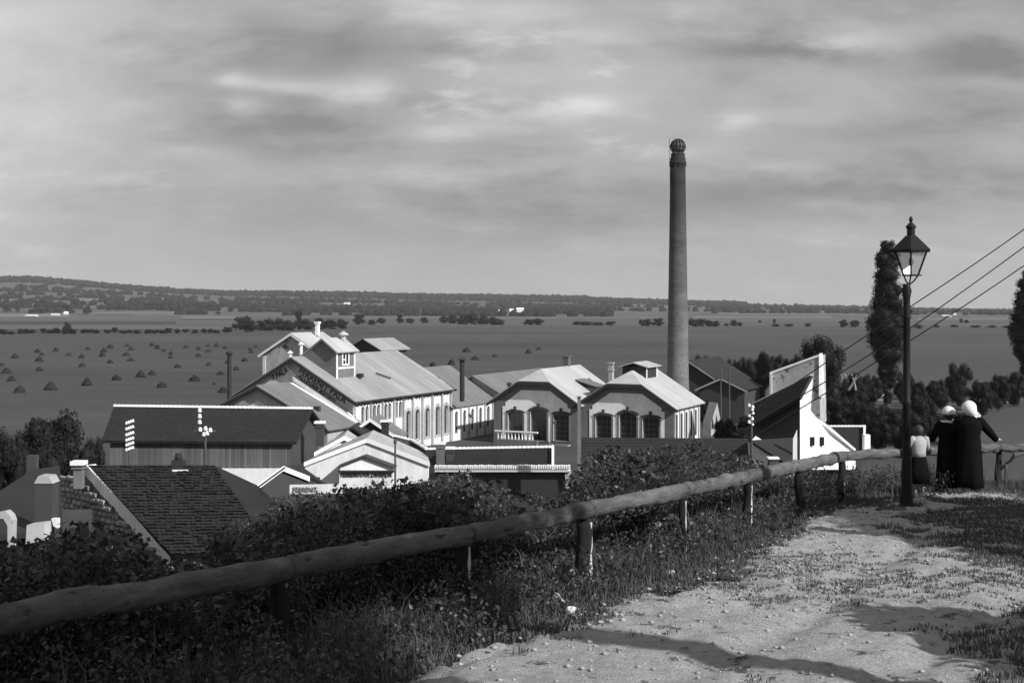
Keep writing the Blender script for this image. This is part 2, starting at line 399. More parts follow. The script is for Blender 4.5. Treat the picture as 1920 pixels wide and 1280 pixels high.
# pale crop strips and lanes on the plain and hillside
def strip(px0, px1, py0, py1, m, lift=.6):
    a, b = P(px0, py0, 1), None
    pts = []
    c = [ground_hit(px0, py0), ground_hit(px1, py0), ground_hit(px1, py1), ground_hit(px0, py1)]
    n = 24; X = np.zeros((n, 4)); Y = np.zeros((n, 4))
    for i in range(n):
        t = i / (n - 1)
        for j in range(4):
            s = j / 3
            p = (c[0].lerp(c[1], t)).lerp(c[3].lerp(c[2], t), s); X[i, j] = p.x; Y[i, j] = p.y
    link('crop_strip', grid_mesh('crop_strip', X, Y, terrain(X, Y) + lift, m), kind='structure')
for a in ((-40, 130, 595, 589), (-40, 250, 566, 562), (150, 330, 589, 586.5), (340, 450, 598, 594), (420, 560, 577, 574.5), (820, 1060, 583, 580), (660, 900, 578, 575.5), (1300, 1560, 597, 594), (1350, 1600, 590, 588), (1720, 1990, 600, 597)):
    strip(*a, MT['crop'])
MT['fallow'] = mat('dark_fallow', 0.028, .95, .3, .05, gen=True, var2=.3, scale2=.01)
MT['meadow'] = mat('cut_meadow', 0.085, .95, .3, .05, gen=True, var2=.3, scale2=.01)
for a in ((-60, 330, 607, 603), (560, 820, 599, 597)): strip(*a, MT['fallow'], .25)
for a in ((-60, 440, 618, 611), (250, 640, 593, 588), (640, 1240, 599, 592), (1290, 1960, 604, 598), (60, 420, 586, 583), (900, 1240, 590, 587), (-60, 200, 579, 574), (1300, 1990, 594, 591)): strip(*a, MT['meadow'], .25)

# ------------------------------------------------------------------ houses
def tiles_on(bld, c00, c10, c11, c01, cw, ch, jit=.35):
    """overlapping roof tiles on the quad c00 (eave left) c10 (eave right) c11 (ridge right) c01 (ridge left)"""
    c00, c10, c11, c01 = map(Vector, (c00, c10, c11, c01))
    nrm = (c10 - c00).cross(c01 - c00).normalized()
    if nrm.z < 0: nrm = -nrm
    H = ((c01 - c00).length + (c11 - c10).length) / 2; rows = max(2, int(H / ch))
    for r in range(rows):
        s0, s1 = r / rows, min(1, (r + 1.25) / rows)
        a0, b0 = c00.lerp(c01, s0), c10.lerp(c11, s0); a1, b1 = c00.lerp(c01, s1), c10.lerp(c11, s1)
        n = max(2, int((b0 - a0).length / cw)); off = .5 * (r % 2)
        for i in range(-1 if r % 2 else 0, n):
            t0, t1 = max(0, (i + off + .04) / n), min(1, (i + off + .96) / n)
            if t1 - t0 < .2 / n: continue
            lift = .034 + random.uniform(0, .03) * jit * 2; tip = .016
            q = [a0.lerp(b0, t0), a0.lerp(b0, t1), a1.lerp(b1, t1), a1.lerp(b1, t0)]
            top = [q[0] + nrm * lift, q[1] + nrm * (lift + random.uniform(-.01, .01) * jit * 2), q[2] + nrm * tip, q[3] + nrm * tip]
            bld.add(top + [q[0], q[1], q[2], q[3]], [(0, 1, 2, 3), (4, 5, 1, 0), (5, 6, 2, 1), (7, 4, 0, 3)])

RT = {}
def ridge_tiles(rt, a, b, m, pitch=.3, w=.16):
    a, b = Vector(a), Vector(b); L = (b - a).length; n = max(2, int(L / pitch))
    key = m.name
    if key not in RT:
        bb = B(); prof = []
        for i, x in enumerate((0, .31)):
            rr = 1.0 if i == 0 else .72
            for k in range(7):
                th = math.pi * k / 6; prof.append((x, math.cos(th) * w * rr, math.sin(th) * w * rr * .95 - .03))
        bb.add(prof, [(k, k + 1, 8 + k, 7 + k) for k in range(6)] + [tuple(range(7))[::-1], tuple(range(7, 14))])
        RT[key] = new_mesh('ridge_tile', bb.v, bb.f, m)
    M = inv(rt); d = (b - a).normalized()
    q = d.to_track_quat('X', 'Z').to_matrix().to_4x4()
    for i in range(n):
        o = link('ridge_tile', RT[key], rt)
        p = a.lerp(b, i / n)
        o.matrix_local = M @ Matrix.Translation(p) @ q

def gable_house(name, label, A, Bp, C, D, wall, roof, base=ZV, oh=.35, cat='house', tiled=False, ridge=None, th=.16, group=None, tile=(.25, .3), tile_far=False, gable_tri=None, rake=None):
    """A,Bp ridge ends; C,D the eave corners below A,Bp on one side; the other side mirrors it"""
    A, Bp, C, D = map(Vector, (A, Bp, C, D))
    rd = (Bp - A); rz = math.atan2(rd.y, rd.x)
    C2 = Vector((2 * A.x - C.x, 2 * A.y - C.y, C.z)); D2 = Vector((2 * Bp.x - D.x, 2 * Bp.y - D.y, D.z))
    cen = (C + D + C2 + D2) / 4
    r = root(name, label, cat, (cen.x, cen.y, base), rz, group)
    rf = B(); rf.slab([A, Bp, D, C], th); ro = rf.build('roof', roof, r, r)
    rf = B(); rf.slab([Bp, A, C2, D2], th); rf.build('roof', roof, r, r)
    # walls pulled in from the eaves
    rdh = Vector((rd.x, rd.y, 0)).normalized()
    def pull(c, a, sgn):
        side = Vector((a.x - c.x, a.y - c.y, 0)); l = side.length; side.normalize()
        dz = (a.z - c.z) / l * oh
        return c + side * oh + rdh * oh * sgn + Vector((0, 0, dz - th * 1.3))
    c, d, c2, d2 = pull(C, A, 1), pull(D, Bp, -1), pull(C2, A, 1), pull(D2, Bp, -1)
    a, b = A + rdh * oh - Vector((0, 0, th * 1.3)), Bp - rdh * oh - Vector((0, 0, th * 1.3))
    def g(v): return Vector((v.x, v.y, base))
    w = B(); w.add([g(c), g(d), g(d2), g(c2), c, d, d2, c2, a, b],
                   [(0, 1, 5, 4), (2, 3, 7, 6), (3, 0, 4, 8, 7), (1, 2, 6, 9, 5), (4, 5, 9, 8), (6, 7, 8, 9), (0, 3, 2, 1)])
    wo = w.build('wall', wall, r, r)
    bm = bmesh.new(); bm.from_mesh(wo.data); bmesh.ops.recalc_face_normals(bm, faces=bm.faces); bm.to_mesh(wo.data); bm.free()
    if tiled:
        t = B(); tiles_on(t, C, D, Bp, A, *tile)
        if tile_far: tiles_on(t, D2, C2, A, Bp, *tile)
        o = t.build('roof_tiles', MT['tile'], r, r); o['kind'] = 'stuff'
    if ridge: ridge_tiles(r, A + Vector((0, 0, .05)), Bp + Vector((0, 0, .05)), ridge)
    if rake:
        for (p, q) in ((A, C), (A, C2)):
            rb = B(); s = (q - p); n = Vector((-rdh.x, -rdh.y, 0)) * .1
            rb.slab([p + n * .2, q + n * .2, q + n * .2 - Vector((0, 0, .28)), p + n * .2 - Vector((0, 0, .28))], 0, n * .8)
            rb.build('bargeboard', rake, r, r)
    r['_c'] = 0; del r['_c']
    return r, dict(c=c, d=d, c2=c2, d2=d2, a=a, b=b, A=A, B=Bp, C=C, D=D, C2=C2, D2=D2)

def brick_stack(name, label, p, w, h, m, cap=None, cat='chimney', parent=None, pr=None, rz=0.0):
    """a masonry chimney; a part when it belongs to a house"""
    b = B(); x, y, z = p
    b.box((x - w / 2, y - w / 2, z), (x + w / 2, y + w / 2, z + h))
    b.box((x - w / 2 - .06, y - w / 2 - .06, z + h * .84), (x + w / 2 + .06, y + w / 2 + .06, z + h * .9))
    o = b.build(name, m, parent, pr)
    c = B(); c.box((x - w / 2 - .09, y - w / 2 - .09, z + h), (x + w / 2 + .09, y + w / 2 + .09, z + h + .14)); c.build('cap', cap or MT['mortar'], o, pr)
    return o

# --- facade with window openings cut through it, and windows set back in them
def arch(cx, w, z0, z1, rise, n=6):
    pts = [(cx - w / 2, z0), (cx + w / 2, z0), (cx + w / 2, z1 - rise)]
    for i in range(1, n):
        th = math.pi * i / n; pts.append((cx + w / 2 * math.cos(th), z1 - rise + rise * math.sin(th)))
    pts.append((cx - w / 2, z1 - rise)); return pts
def facade(bld, outer, holes, fmap, depth):
    loops = [outer] + holes
    tri = tessellate_polygon([[Vector((a, b, 0)) for a, b in l] for l in loops])
    flat = [p for l in loops for p in l]
    bld.add([fmap(a, b, 0) for a, b in flat], [tuple(t) for t in tri])
    for h in holes:
        k = len(h); bld.add([fmap(a, b, 0) for a, b in h] + [fmap(a, b, depth) for a, b in h], [(i, (i + 1) % k, k + (i + 1) % k, k + i) for i in range(k)])
WM = {}
def window_mesh(w, h, rise, nv, nh, bar=.07):
    key = (round(w, 2), round(h, 2), round(rise, 2), nv, nh)
    if key in WM: return WM[key]
    f = B(); out = arch(0, w, 0, h, rise) if rise > 0 else [(-w / 2, 0), (w / 2, 0), (w / 2, h), (-w / 2, h)]
    inn = [(x * (1 - 2 * bar / w), bar + (z) * (1 - 2 * bar / h)) for x, z in out]
    k = len(out)
    f.add([(x, 0, z) for x, z in out] + [(x, 0, z) for x, z in inn] + [(x, .06, z) for x, z in inn],
          [(i, (i + 1) % k, k + (i + 1) % k, k + i) for i in range(k)] + [(k + i, k + (i + 1) % k, 2 * k + (i + 1) % k, 2 * k + i) for i in range(k)])
    def top_at(x):
        if rise <= 0: return h - bar
        return h - rise + rise * math.sqrt(max(0, 1 - (2 * x / w) ** 2)) - bar * .5
    for i in range(1, nv + 1):
        x = -w / 2 + w * i / (nv + 1); f.box((x - bar * .3, 0.01, bar), (x + bar * .3, .05, top_at(x)))
    for i in range(1, nh + 1):
        z = (h - rise) * i / nh if nh else 0
        f.box((-w / 2 + bar, .012, z - bar * .3), (w / 2 - bar, .052, z + bar * .3))
    me = new_mesh('window', f.v, f.f, MT['sash'])
    g = B(); k2 = len(inn); g.add([(x, .045, z) for x, z in out], [tuple(range(k2))])
    WM[key] = (me, new_mesh('pane', g.v, g.f, MT['glass'])); return WM[key]
def put_window(rt, loc, rz, w, h, rise, nv=1, nh=3):
    a, b = window_mesh(w, h, rise, nv, nh)
    o = link('window', a, rt); o.location = loc; o.rotation_euler = (0, 0, rz)
    p = link('pane', b, o); return o

U = Vector((0.429, 0.903, 0)); V = Vector((0.903, -0.429, 0)); O0 = Vector((-15.57, 123.6, ZV)); RZ = math.atan2(V.y, V.x)
def FW(t, l, h=0): return O0 + V * t + U * l + Vector((0, 0, h))

def loc_root(name, label, t, l, cat='factory building'): return root(name, label, cat, FW(t, l), RZ)

def recalc(o):
    bm = bmesh.new(); bm.from_mesh(o.data); bmesh.ops.remove_doubles(bm, verts=bm.verts, dist=.0005); bmesh.ops.recalc_face_normals(bm, faces=bm.faces); bm.to_mesh(o.data); bm.free()

def facade_px_t(px, l=0):   # position along the gable plane seen at column px
    k = (px - CX) / F; Yb = 123.6 + .903 * l; Xb = -15.57 + .429 * l
    return (k * Yb - Xb) / (.903 + .429 * k)
def facade_px_l(px, t=0):   # position along the long facade seen at column px
    k = (px - CX) / F; Xb = -15.57 + .903 * t; Yb = 123.6 - .429 * t
    return (k * Yb - Xb) / (.429 - .903 * k)

# --- the big gabled works building with the painted name
def main_works():
    W, L, E, RG = 14.8, 20.0, 6.2, 10.3
    r = loc_root('factory_building', 'largest white factory building with the firm name painted under its broad gable', 0, 0)
    k = (RG - E) / (W / 2)
    w = B()
    # long right side, with openings
    tall = [facade_px_l(q) for q in (765, 782, 801, 820, 836)]
    pairs = [facade_px_l(q) for q in (680.6, 688.4, 702.5, 710, 724, 731, 743.5, 751)]
    holes = [arch(c, .62, 3.75, 5.45, .31) for c in pairs] + [arch(c, .9, 1.1, 4.35, .5) for c in tall]
    holes.sort(key=lambda h: h[0][0])
    facade(w, [(0, 0), (L, 0), (L, E), (0, E)], holes, lambda a, z, d: (-d, a, z), .28)
    # gable front, back and left
    w.add([(-W, 0, 0), (0, 0, 0), (0, 0, E), (-W / 2, 0, RG - .12), (-W, 0, E)], [(0, 1, 2, 3, 4)])
    w.add([(-W, L, 0), (0, L, 0), (0, L, E), (-W / 2, L, RG - .12), (-W, L, E)], [(4, 3, 2, 1, 0)])
    w.add([(-W, 0, 0), (-W, L, 0), (-W, L, E), (-W, 0, E)], [(0, 1, 2, 3)])
    o = w.build('wall', MT['white'], r)
    for c in pairs: put_window(r, (-.2, c, 3.75), R(90), .62, 1.7, .31, 0, 2)
    for c in tall: put_window(r, (-.2, c, 1.1), R(90), .9, 3.25, .5, 1, 4)
    # window surrounds
    for c in tall:
        s = B(); out = arch(c, 1.34, .95, 4.75, .8); inn = arch(c, .94, 1.08, 4.38, .5); n = len(out)
        s.add([(.07, a, z) for a, z in out] + [(.07, a, z) for a, z in inn] + [(.0, a, z) for a, z in out] + [(.0, a, z) for a, z in inn],
              [(i, (i + 1) % n, n + (i + 1) % n, n + i) for i in range(n)] + [(i, 2 * n + i, 2 * n + (i + 1) % n, (i + 1) % n) for i in range(n)] + [(n + i, n + (i + 1) % n, 3 * n + (i + 1) % n, 3 * n + i) for i in range(n)])
        s.build('window_surround', MT['gable'], r)
    # pilasters, greyed to paint their shaded sides, and cornice dentils
    for q in (694.5, 716.5, 737.7, 755.6, 772.8, 790.8, 809.5, 827.5, 843.7):
        c = facade_px_l(q); b = B(); b.box((0.002, c - .16, 0), (.2, c + .16, E - .35)); b.build('pilaster', MT['gable'], r)
    b = B(); b.box((0.003, 0, E - .35), (.26, L, E - .05)); b.build('cornice', MT['plaster'], r)
    for i in range(34):
        b = B(); c = .3 + i * (L - .6) / 33; b.box((.02, c - .09, E - .62), (.22, c + .09, E - .352)); b.build('dentil', MT['darkw'], r)
    # upper gable band greyed for its shade, white coping strip over the lower roof
    b = B(); b.add([(-W + .6, -.03, E + .35), (-.15, -.03, E - .75), (-.15, -.03, E + .0), (-W / 2, -.03, RG - .2)], [(0, 1, 2, 3)])
    g = B(); g.slab([(-W / 2 - .2, -.002, 8.0), (-.25, -.002, 4.4), (-.25, -.002, E - .02), (-W / 2, -.002, RG - .18), (-W / 2 - .9, -.002, RG - .7)], 0, (0, -.035, 0)); g.build('gable_panel', MT['gable'], r)
    c = B(); c.slab([(-W / 2 + .1, -.04, 8.35), (-.1, -.04, 4.55), (-.1, -.04, 4.2), (-W / 2 + .1, -.04, 7.95)], 0, (0, -.5, 0)); c.box((-.26, -.22, 4.56), (.12, -.041, 6.0)); c.build('coping_strip', MT['white'], r)
    g = B(); g.slab([(-W / 2 + .15, -.045, 8.5), (-W / 2 - .55, -.045, 9.15), (-10.9, -.045, 7.45), (-W / 2, -.045, 7.75)], 0, (0, -.012, 0)); g.build('gable_panel', MT['white'], r)
    # roof: two slopes with overhang, dark verge boards
    oh = .75
    def zx(x): return RG - k * abs(x + W / 2)
    for s, n in ((1, 'roof'), (-1, 'roof')):
        x1 = -W / 2 + s * (W / 2 + .55)
        b = B(); b.slab([(-W / 2, -oh, RG + .12), (-W / 2, L + .4, RG + .12), (x1, L + .4, zx(x1) + .12), (x1, -oh, zx(x1) + .12)], .14)
        b.build(n, MT['metal'], r)
        v = B(); v.slab([(-W / 2, -oh - .01, RG + .0), (x1, -oh - .01, zx(x1) + .0), (x1, -oh - .01, zx(x1) - .34), (-W / 2, -oh - .01, RG - .34)], 0, (0, .1, 0)); v.build('verge_board', MT['trim'], r)
    b = B(); b.box((.35, -oh, E - .26), (.56, L + .4, E - .12)); b.build('gutter', MT['trim'], r)
    for i in range(12):   # rafter tails under the eave
        b = B(); c = .4 + i * (L - .8) / 11; b.box((.26, c - .06, E - .26), (.345, c + .06, E - .1)); b.build('rafter_tail', MT['trim'], r)
    # lettering, following the slope
    def text(s, t0, h0, ang, size, sx=1.0):
        cu = bpy.data.curves.new('lettering', 'FONT'); cu.body = s; cu.size = size; cu.extrude = .012; cu.offset = .018 * size; cu.resolution_u = 2
        cu.materials.append(MT['ink']); o = link('lettering', cu, r)
        o.matrix_local = Matrix.Translation((t0, -.062, h0)) @ Matrix.Rotation(-ang, 4, 'Y') @ Matrix.Rotation(R(90), 4, 'X') @ Matrix.Diagonal((sx, 1, 1, 1))
    text('FERRENIT PALA', -6.95, 8.82, R(-28.6), .92, 1.0)
    text('ALLEGRIE IESTINY', -7.0, 8.28, R(-28.6), .58, 1.12)
    text('T.PALA', -10.1, 7.85, R(26), .85, .8)
    # roof tower
    tb = B(); y0, y1 = 1.5, 5.0; xl, xa, xr = -8.0, -4.9, -3.4; hl, ha, hr = 10.0, 12.1, 11.0; z0 = 7.2
    tb.add([(xl, y0, z0), (xr, y0, z0), (xr, y0, hr), (xa, y0, ha), (xl, y0, hl), (xl, y1, z0), (xr, y1, z0), (xr, y1, hr), (xa, y1, ha), (xl, y1, hl)],
           [(0, 1, 2, 3, 4), (9, 8, 7, 6, 5), (1, 6, 7, 2), (0, 4, 9, 5)])
    t = tb.build('roof_tower', MT['greyw'], r)
    rb = B(); rb.slab([(xa, y0 - .4, ha + .2), (xa, y1 + .3, ha + .2), (xr + .45, y1 + .3, hr - .12), (xr + .45, y0 - .4, hr - .12)], .14); rb.build('roof', MT['metalb'], t)
    rb = B(); rb.slab([(xa, y1 + .3, ha + .2), (xa, y0 - .4, ha + .2), (xl - .4, y0 - .4, hl - .12), (xl - .4, y1 + .3, hl - .12)], .14); rb.build('roof', MT['metal'], t)
    tr = B(); tr.box((xr + .005, y0 - .03, 7.9), (xr + .08, y0 + .22, hr - .1)); tr.box((xr + .005, y1 - .22, 7.9), (xr + .08, y1 + .02, hr - .1)); tr.box((xr + .006, y0 + .22, 9.1), (xr + .07, y1 - .22, 9.32)); tr.box((xr + .006, y0 + .22, 7.95), (xr + .07, y1 - .22, 8.15)); tr.build('corner_trim', MT['white'], t)
    tw = B(); tw.box((xr + .01, 2.7, 9.6), (xr + .05, 3.7, 10.6)); tw.build('window', MT['glass'], t)
    tf = B(); tf.box((xr + .02, 2.55, 9.45), (xr + .09, 2.7, 10.75)); tf.box((xr + .02, 3.7, 9.45), (xr + .09, 3.85, 10.75)); tf.box((xr + .02, 2.7, 9.45), (xr + .09, 3.7, 9.6)); tf.box((xr + .051, 3.14, 9.6), (xr + .085, 3.26, 10.6)); tf.box((xr + .051, 2.7, 10.0), (xr + .08, 3.14, 10.1)); tf.build('window_frame', MT['plaster'], t)
    # roof furniture
    b = B(); b.tube([(-4.4, 4.4, 11.5), (-4.4, 4.4, 12.6)], .28, 8); b.lathe([(.55, 12.55), (.5, 12.7), (.1, 12.95), (.02, 12.98)], (-4.4, 4.4), 10); b.build('roof_vent', MT['metalb'], r)
    b = B(); b.box((-3.3, 5.2, 8.1), (-2.7, 5.7, 8.5)); b.build('skylight', MT['trim'], r)
    b = B(); b.slab([(-3.4, 9.2, 8.33), (-3.3, 9.2, 8.27), (-2.2, 10.4, 7.68), (-2.3, 10.4, 7.74)], 0, (0, 0, .14)); b.build('roof_hook', MT['trim'], r)
    return r
main_works()

def plain_gable(name, label, t0, t1, l0, l1, eave, ridge, wall, roof, tr=None, cat='factory building', roof2=None, verge=None):
    """factory block in the works' own axes; tr = position of the ridge"""
    tr = (t0 + t1) / 2 if tr is None else tr
    r = root(name, label, cat, FW(t0, l0), RZ); W = t1 - t0; L = l1 - l0; x = tr - t0
    w = B(); w.add([(0, 0, 0), (W, 0, 0), (W, 0, eave), (x, 0, ridge - .1), (0, 0, eave), (0, L, 0), (W, L, 0), (W, L, eave), (x, L, ridge - .1), (0, L, eave)],
                   [(0, 1, 2, 3, 4), (9, 8, 7, 6, 5), (1, 6, 7, 2), (0, 4, 9, 5)])
    w.build('wall', wall, r)
    kr = (ridge - eave) / (W - x); kl = (ridge - eave) / x; o = .45
    b = B(); b.slab([(x, -o, ridge + .1), (x, L + o, ridge + .1), (W + o, L + o, eave - kr * o + .1), (W + o, -o, eave - kr * o + .1)], .13); b.build('roof', roof, r)
    b = B(); b.slab([(x, L + o, ridge + .1), (x, -o, ridge + .1), (-o, -o, eave - kl * o + .1), (-o, L + o, eave - kl * o + .1)], .13); b.build('roof', roof2 or roof, r)
    if verge:
        for e, kk, s in ((W + o, kr, 1), (-o, kl, -1)):
            b = B(); b.slab([(x, -o - .02, ridge), (e, -o - .02, eave - kk * o), (e, -o - .02, eave - kk * o - .25), (x, -o - .02, ridge - .25)], 0, (0, .08, 0)); b.build('verge_board', verge, r)
    return r

# front lean building below the name
fx = plain_gable('factory_annex', 'low grey felt roofed annex standing against the lettered gable', -15.9, .6, -6.0, -.25, 3.9, 7.75, MT['gable'], MT['felt'], -7.45, verge=MT['trim'])
b = B(); b.slab([(8.6, 4.95, 7.78), (8.6, 5.7, 7.78), (16.7, 5.7, 3.96), (16.7, 4.95, 3.96)], .06); b.build('flashing', MT['white'], fx)
b = B(); b.slab([(4.2, -.02, 4.2), (12.6, -.02, 4.2), (8.4, -.02, 6.3)], 0, (0, -.05, 0)); b.build('gable_panel', MT['white'], fx)
b = B(); b.box((13.4, 2.2, 5.2), (13.9, 2.7, 5.75)); b.build('roof_vent', MT['trim'], fx)

# annex to the right of the big building
def side_annex():
    r = plain_gable('factory_annex', 'lower white annex with tall narrow windows between the largest building and the twin halls', -12.6, -.004, 20.02, 31, 4.15, 8.15, MT['plaster'], MT['felt'], verge=MT['trim'])
    # skin with openings in front of the plain side
    W = 12.596
    cs = [facade_px_l(q) - 20.02 for q in (852.5, 868, 883, 898, 912.6)]
    w = B(); holes = [arch(c, .72, .95, 3.5, .36) for c in cs]
    facade(w, [(0, 0), (10.9, 0), (10.9, 4.0), (0, 4.0)], holes, lambda a, z, d: (W + .22 - d, a + .02, z), .2)
    w.add([(W + .22, .02, 4.0), (W + .22, 10.92, 4.0), (W, 10.92, 4.0), (W, .02, 4.0), ], [(0, 1, 2, 3)]); w.add([(W, .02, 0), (W + .22, .02, 0), (W + .22, .02, 4), (W, .02, 4)], [(0, 1, 2, 3)])
    w.build('wall', MT['white'], r)
    for c in cs: put_window(r, (W + .08, c + .02, .95), R(90), .72, 2.55, .36, 1, 4)
    for q in (860.3, 875.5, 890.5, 905.5, 920):
        c = facade_px_l(q) - 20.02; b = B(); b.box((W + .222, c - .12, 0), (W + .36, c + .12, 3.9)); b.build('pilaster', MT['gable'], r)
side_annex()
plain_gable('factory_building', 'long low grey roofed building behind the twin halls', -9.2, 3.8, 31.5, 52, 3.3, 6.95, MT['gable'], MT['felt'], -3.0)
rb_ = plain_gable('factory_building', 'tall square building with stained walls rising behind the lettered gable', -22.6, -14.2, 15, 20.8, 10.0, 12.4, MT['stain'], MT['metalb'], verge=MT['mortar'])
b = B(); b.box((-.05, -.06, 0), (.35, -.005, 9.7)); b.build('corner_trim', MT['white'], rb_)
b = B(); b.box((4.9, 3.6, 12.1), (5.3, 4.0, 13.5)); b.box((4.8, 3.5, 13.5), (5.4, 4.1, 13.75)); b.build('chimney', MT['plaster'], rb_)
plain_gable('factory_building', 'small dark gabled building with pale roof behind the largest roof', -23.9, -19.0, 35.7, 42.5, 9.9, 11.2, MT['darkw'], MT['metal'], roof2=MT['tile'])
# free standing vent pipes by the tower
def cowl(px, py, Y, h, label, rr=.16, m='plaster'):
    p = P(px, py, Y); r = root('vent_pipe', label, 'vent pipe', (p.x, p.y, p.z - h))
    b = B(); b.tube([(0, 0, 0), (0, 0, h - .3)], rr, 8); b.build('pipe', MT[m], r)
    b = B(); b.lathe([(rr * 1.1, h - .3), (rr * 2.3, h - .28), (rr * .4, h)], seg=10); b.build('cap', MT[m], r)
cowl(564.5, 641, 131.5, 3.4, 'slender white capped vent pipe beside the roof tower')
cowl(544, 657, 130.5, 2.6, 'short capped vent pipe above the lettered gable ridge', .14)
cowl(866.5, 670, 141, 5.0, 'dark capped smoke pipe above the annex roof', .28, 'soot')
cowl(955, 716, 141.5, 3.0, 'small dark vent pipe on the left hall eave', .2, 'soot')

# --- twin halls with clipped gables
def hall(t0, l0, W, L, label, wins, monitor=False, panel=True):
    E, RG, CL = 5.0, 8.45, 7.15
    r = root('factory_hall', label, 'factory hall', FW(t0, l0), RZ)
    k = (RG - E) / (W / 2); c = (RG - CL) / k; m = W / 2
    holes = []
    for (x, w, z0, z1, rise) in wins: holes.append(arch(x, w, z0, z1, rise))
    top = [(W, E), (m + c, CL - .05), (m - c, CL - .05), (0, E)]
    w = B(); facade(w, [(0, 0), (W, 0)] + top, holes, lambda a, z, d: (a, d, z), .35)
    w.add([(0, L, 0), (W, L, 0), (W, L, E), (m, L, RG - .1), (0, L, E)], [(4, 3, 2, 1, 0)])
    w.add([(0, 0, 0), (0, L, 0), (0, L, E), (0, 0, E)], [(3, 2, 1, 0)])
    side = []
    if monitor:
        cs = [.95 + i * 1.72 for i in range(5)]; side = [arch(q, .7, 1.2, 4.1, .35) for q in cs]
        facade(w, [(0, 0), (L, 0), (L, E), (0, E)], side, lambda a, z, d: (W - d, a, z), .28)
        for q in cs: put_window(r, (W - .2, q, 1.2), R(90), .7, 2.9, .35, 0, 4)
        for q in [0.12] + [q + .86 for q in cs]:
            b = B(); b.box((W + .003, q - .12, 0), (W + .16, q + .12, E - .3)); b.build('pilaster', MT['gable'], r)
        # white skin on the side
    else: w.add([(W, 0, 0), (W, L, 0), (W, L, E), (W, 0, E)], [(0, 1, 2, 3)])
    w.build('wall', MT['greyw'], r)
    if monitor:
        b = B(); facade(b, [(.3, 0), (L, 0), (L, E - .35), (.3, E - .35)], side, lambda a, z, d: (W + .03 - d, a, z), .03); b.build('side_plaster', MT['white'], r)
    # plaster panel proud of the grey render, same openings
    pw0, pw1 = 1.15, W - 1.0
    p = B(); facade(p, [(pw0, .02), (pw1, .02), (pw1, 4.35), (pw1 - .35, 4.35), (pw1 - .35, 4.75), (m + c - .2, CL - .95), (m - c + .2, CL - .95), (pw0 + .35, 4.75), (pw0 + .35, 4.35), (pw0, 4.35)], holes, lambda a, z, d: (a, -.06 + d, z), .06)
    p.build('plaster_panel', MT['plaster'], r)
    for (x, ww, z0, z1, rise) in wins:
        put_window(r, (x, .22, z0), 0, ww, z1 - z0, rise, 2, 5)
        # dark hood mould with keystone
        s = B(); out = arch(x, ww + .6, z0, z1 + .26, rise + .08, 8)[2:]; inn = arch(x, ww + .04, z0, z1 + .02, rise, 8)[2:]; n = len(out)
        s.add([(a, -.16, z) for a, z in out] + [(a, -.16, z) for a, z in inn] + [(a, -.06, z) for a, z in out] + [(a, -.06, z) for a, z in inn],
              [(i, i + 1, n + i + 1, n + i) for i in range(n - 1)] + [(i, 2 * n + i, 2 * n + i + 1, i + 1) for i in range(n - 1)] + [(n + i, n + i + 1, 3 * n + i + 1, 3 * n + i) for i in range(n - 1)] + [(0, n, 3 * n, 2 * n), (n - 1, 3 * n - 1, 4 * n - 1, 2 * n - 1)][:1])
        s.build('window_hood', MT['darkw'], r)
        q = B(); q.box((x - .16, -.24, z1 + .1), (x + .16, -.161, z1 + .62)); q.build('keystone', MT['darkw'], r)
        q = B(); q.box((x - ww / 2 - .28, -.2, z0 - .18), (x + ww / 2 + .28, -.07, z0 - .02)); q.build('window_sill', MT['darkw'], r)
        for sx in (-1, 1):
            q = B(); xx = x + sx * (ww / 2 + .12); q.box((xx - .1, -.12, z0), (xx + .1, -.062, z1 - rise)); q.build('window_jamb', MT['greyw'], r)
    # quoins on the white piers
    # roof
    o = .7; zf = lambda x: RG - k * abs(x - m)
    hb = c * .95
    for s in (1, -1):
        e = m + s * (m + .6); cc = m + s * c
        b = B(); b.slab([(cc, -o, CL + .1), (m, hb - o + .4, RG + .1), (m, L + .3, RG + .1), (e, L + .3, zf(e) + .1), (e, -o, zf(e) + .1)], .14); b.build('roof', MT['metalb'] if not (s == -1 and monitor) else MT['metal'], r)
        v = B(); v.slab([(cc, -o - .02, CL + .0), (e, -o - .02, zf(e) + .0), (e, -o - .02, zf(e) - .32), (cc, -o - .02, CL - .32)], 0, (0, .1, 0)); v.build('verge_board', MT['trim'], r)
    b = B(); b.slab([(m - c, -o, CL + .105), (m + c, -o, CL + .105), (m, hb - o + .4, RG + .105)], .12); b.build('roof_hip', MT['metalb'], r)
    v = B(); v.box((m - c, -o - .02, CL - .32), (m + c, -o + .08, CL + 0)); v.build('verge_board', MT['trim'], r)
    if monitor:
        y0, y1 = 2.6, 6.4; hw = 1.35
        b = B(); b.box((m - hw, y0, RG - 1.0), (m + hw, y1, RG + .55)); b.build('ridge_monitor', MT['trim'], r)
        mo = b
        for s in (1, -1):
            b = B(); b.slab([(m, y0 - .4, RG + 1.0), (m, y1 + .4, RG + 1.0), (m + s * (hw + .4), y1 + .4, RG + .5), (m + s * (hw + .4), y0 - .4, RG + .5)], .1); b.build('monitor_roof', MT['metalb'], r)
        for yy in (y0 + .1, y1 - .3):
            b = B(); b.box((m + hw + .002, yy, RG - .75), (m + hw + .06, yy + .2, RG + .45)); b.build('monitor_post', MT['plaster'], r)
    return r
h1 = hall(5.15, 20.6, 10.45, 12.7, 'left one of the twin halls with three dark arched windows, next to the annex', [(2.75, 1.8, .7, 3.75, .22), (5.6, 1.95, .6, 4.15, .42), (8.35, 1.8, .7, 3.75, .22)])
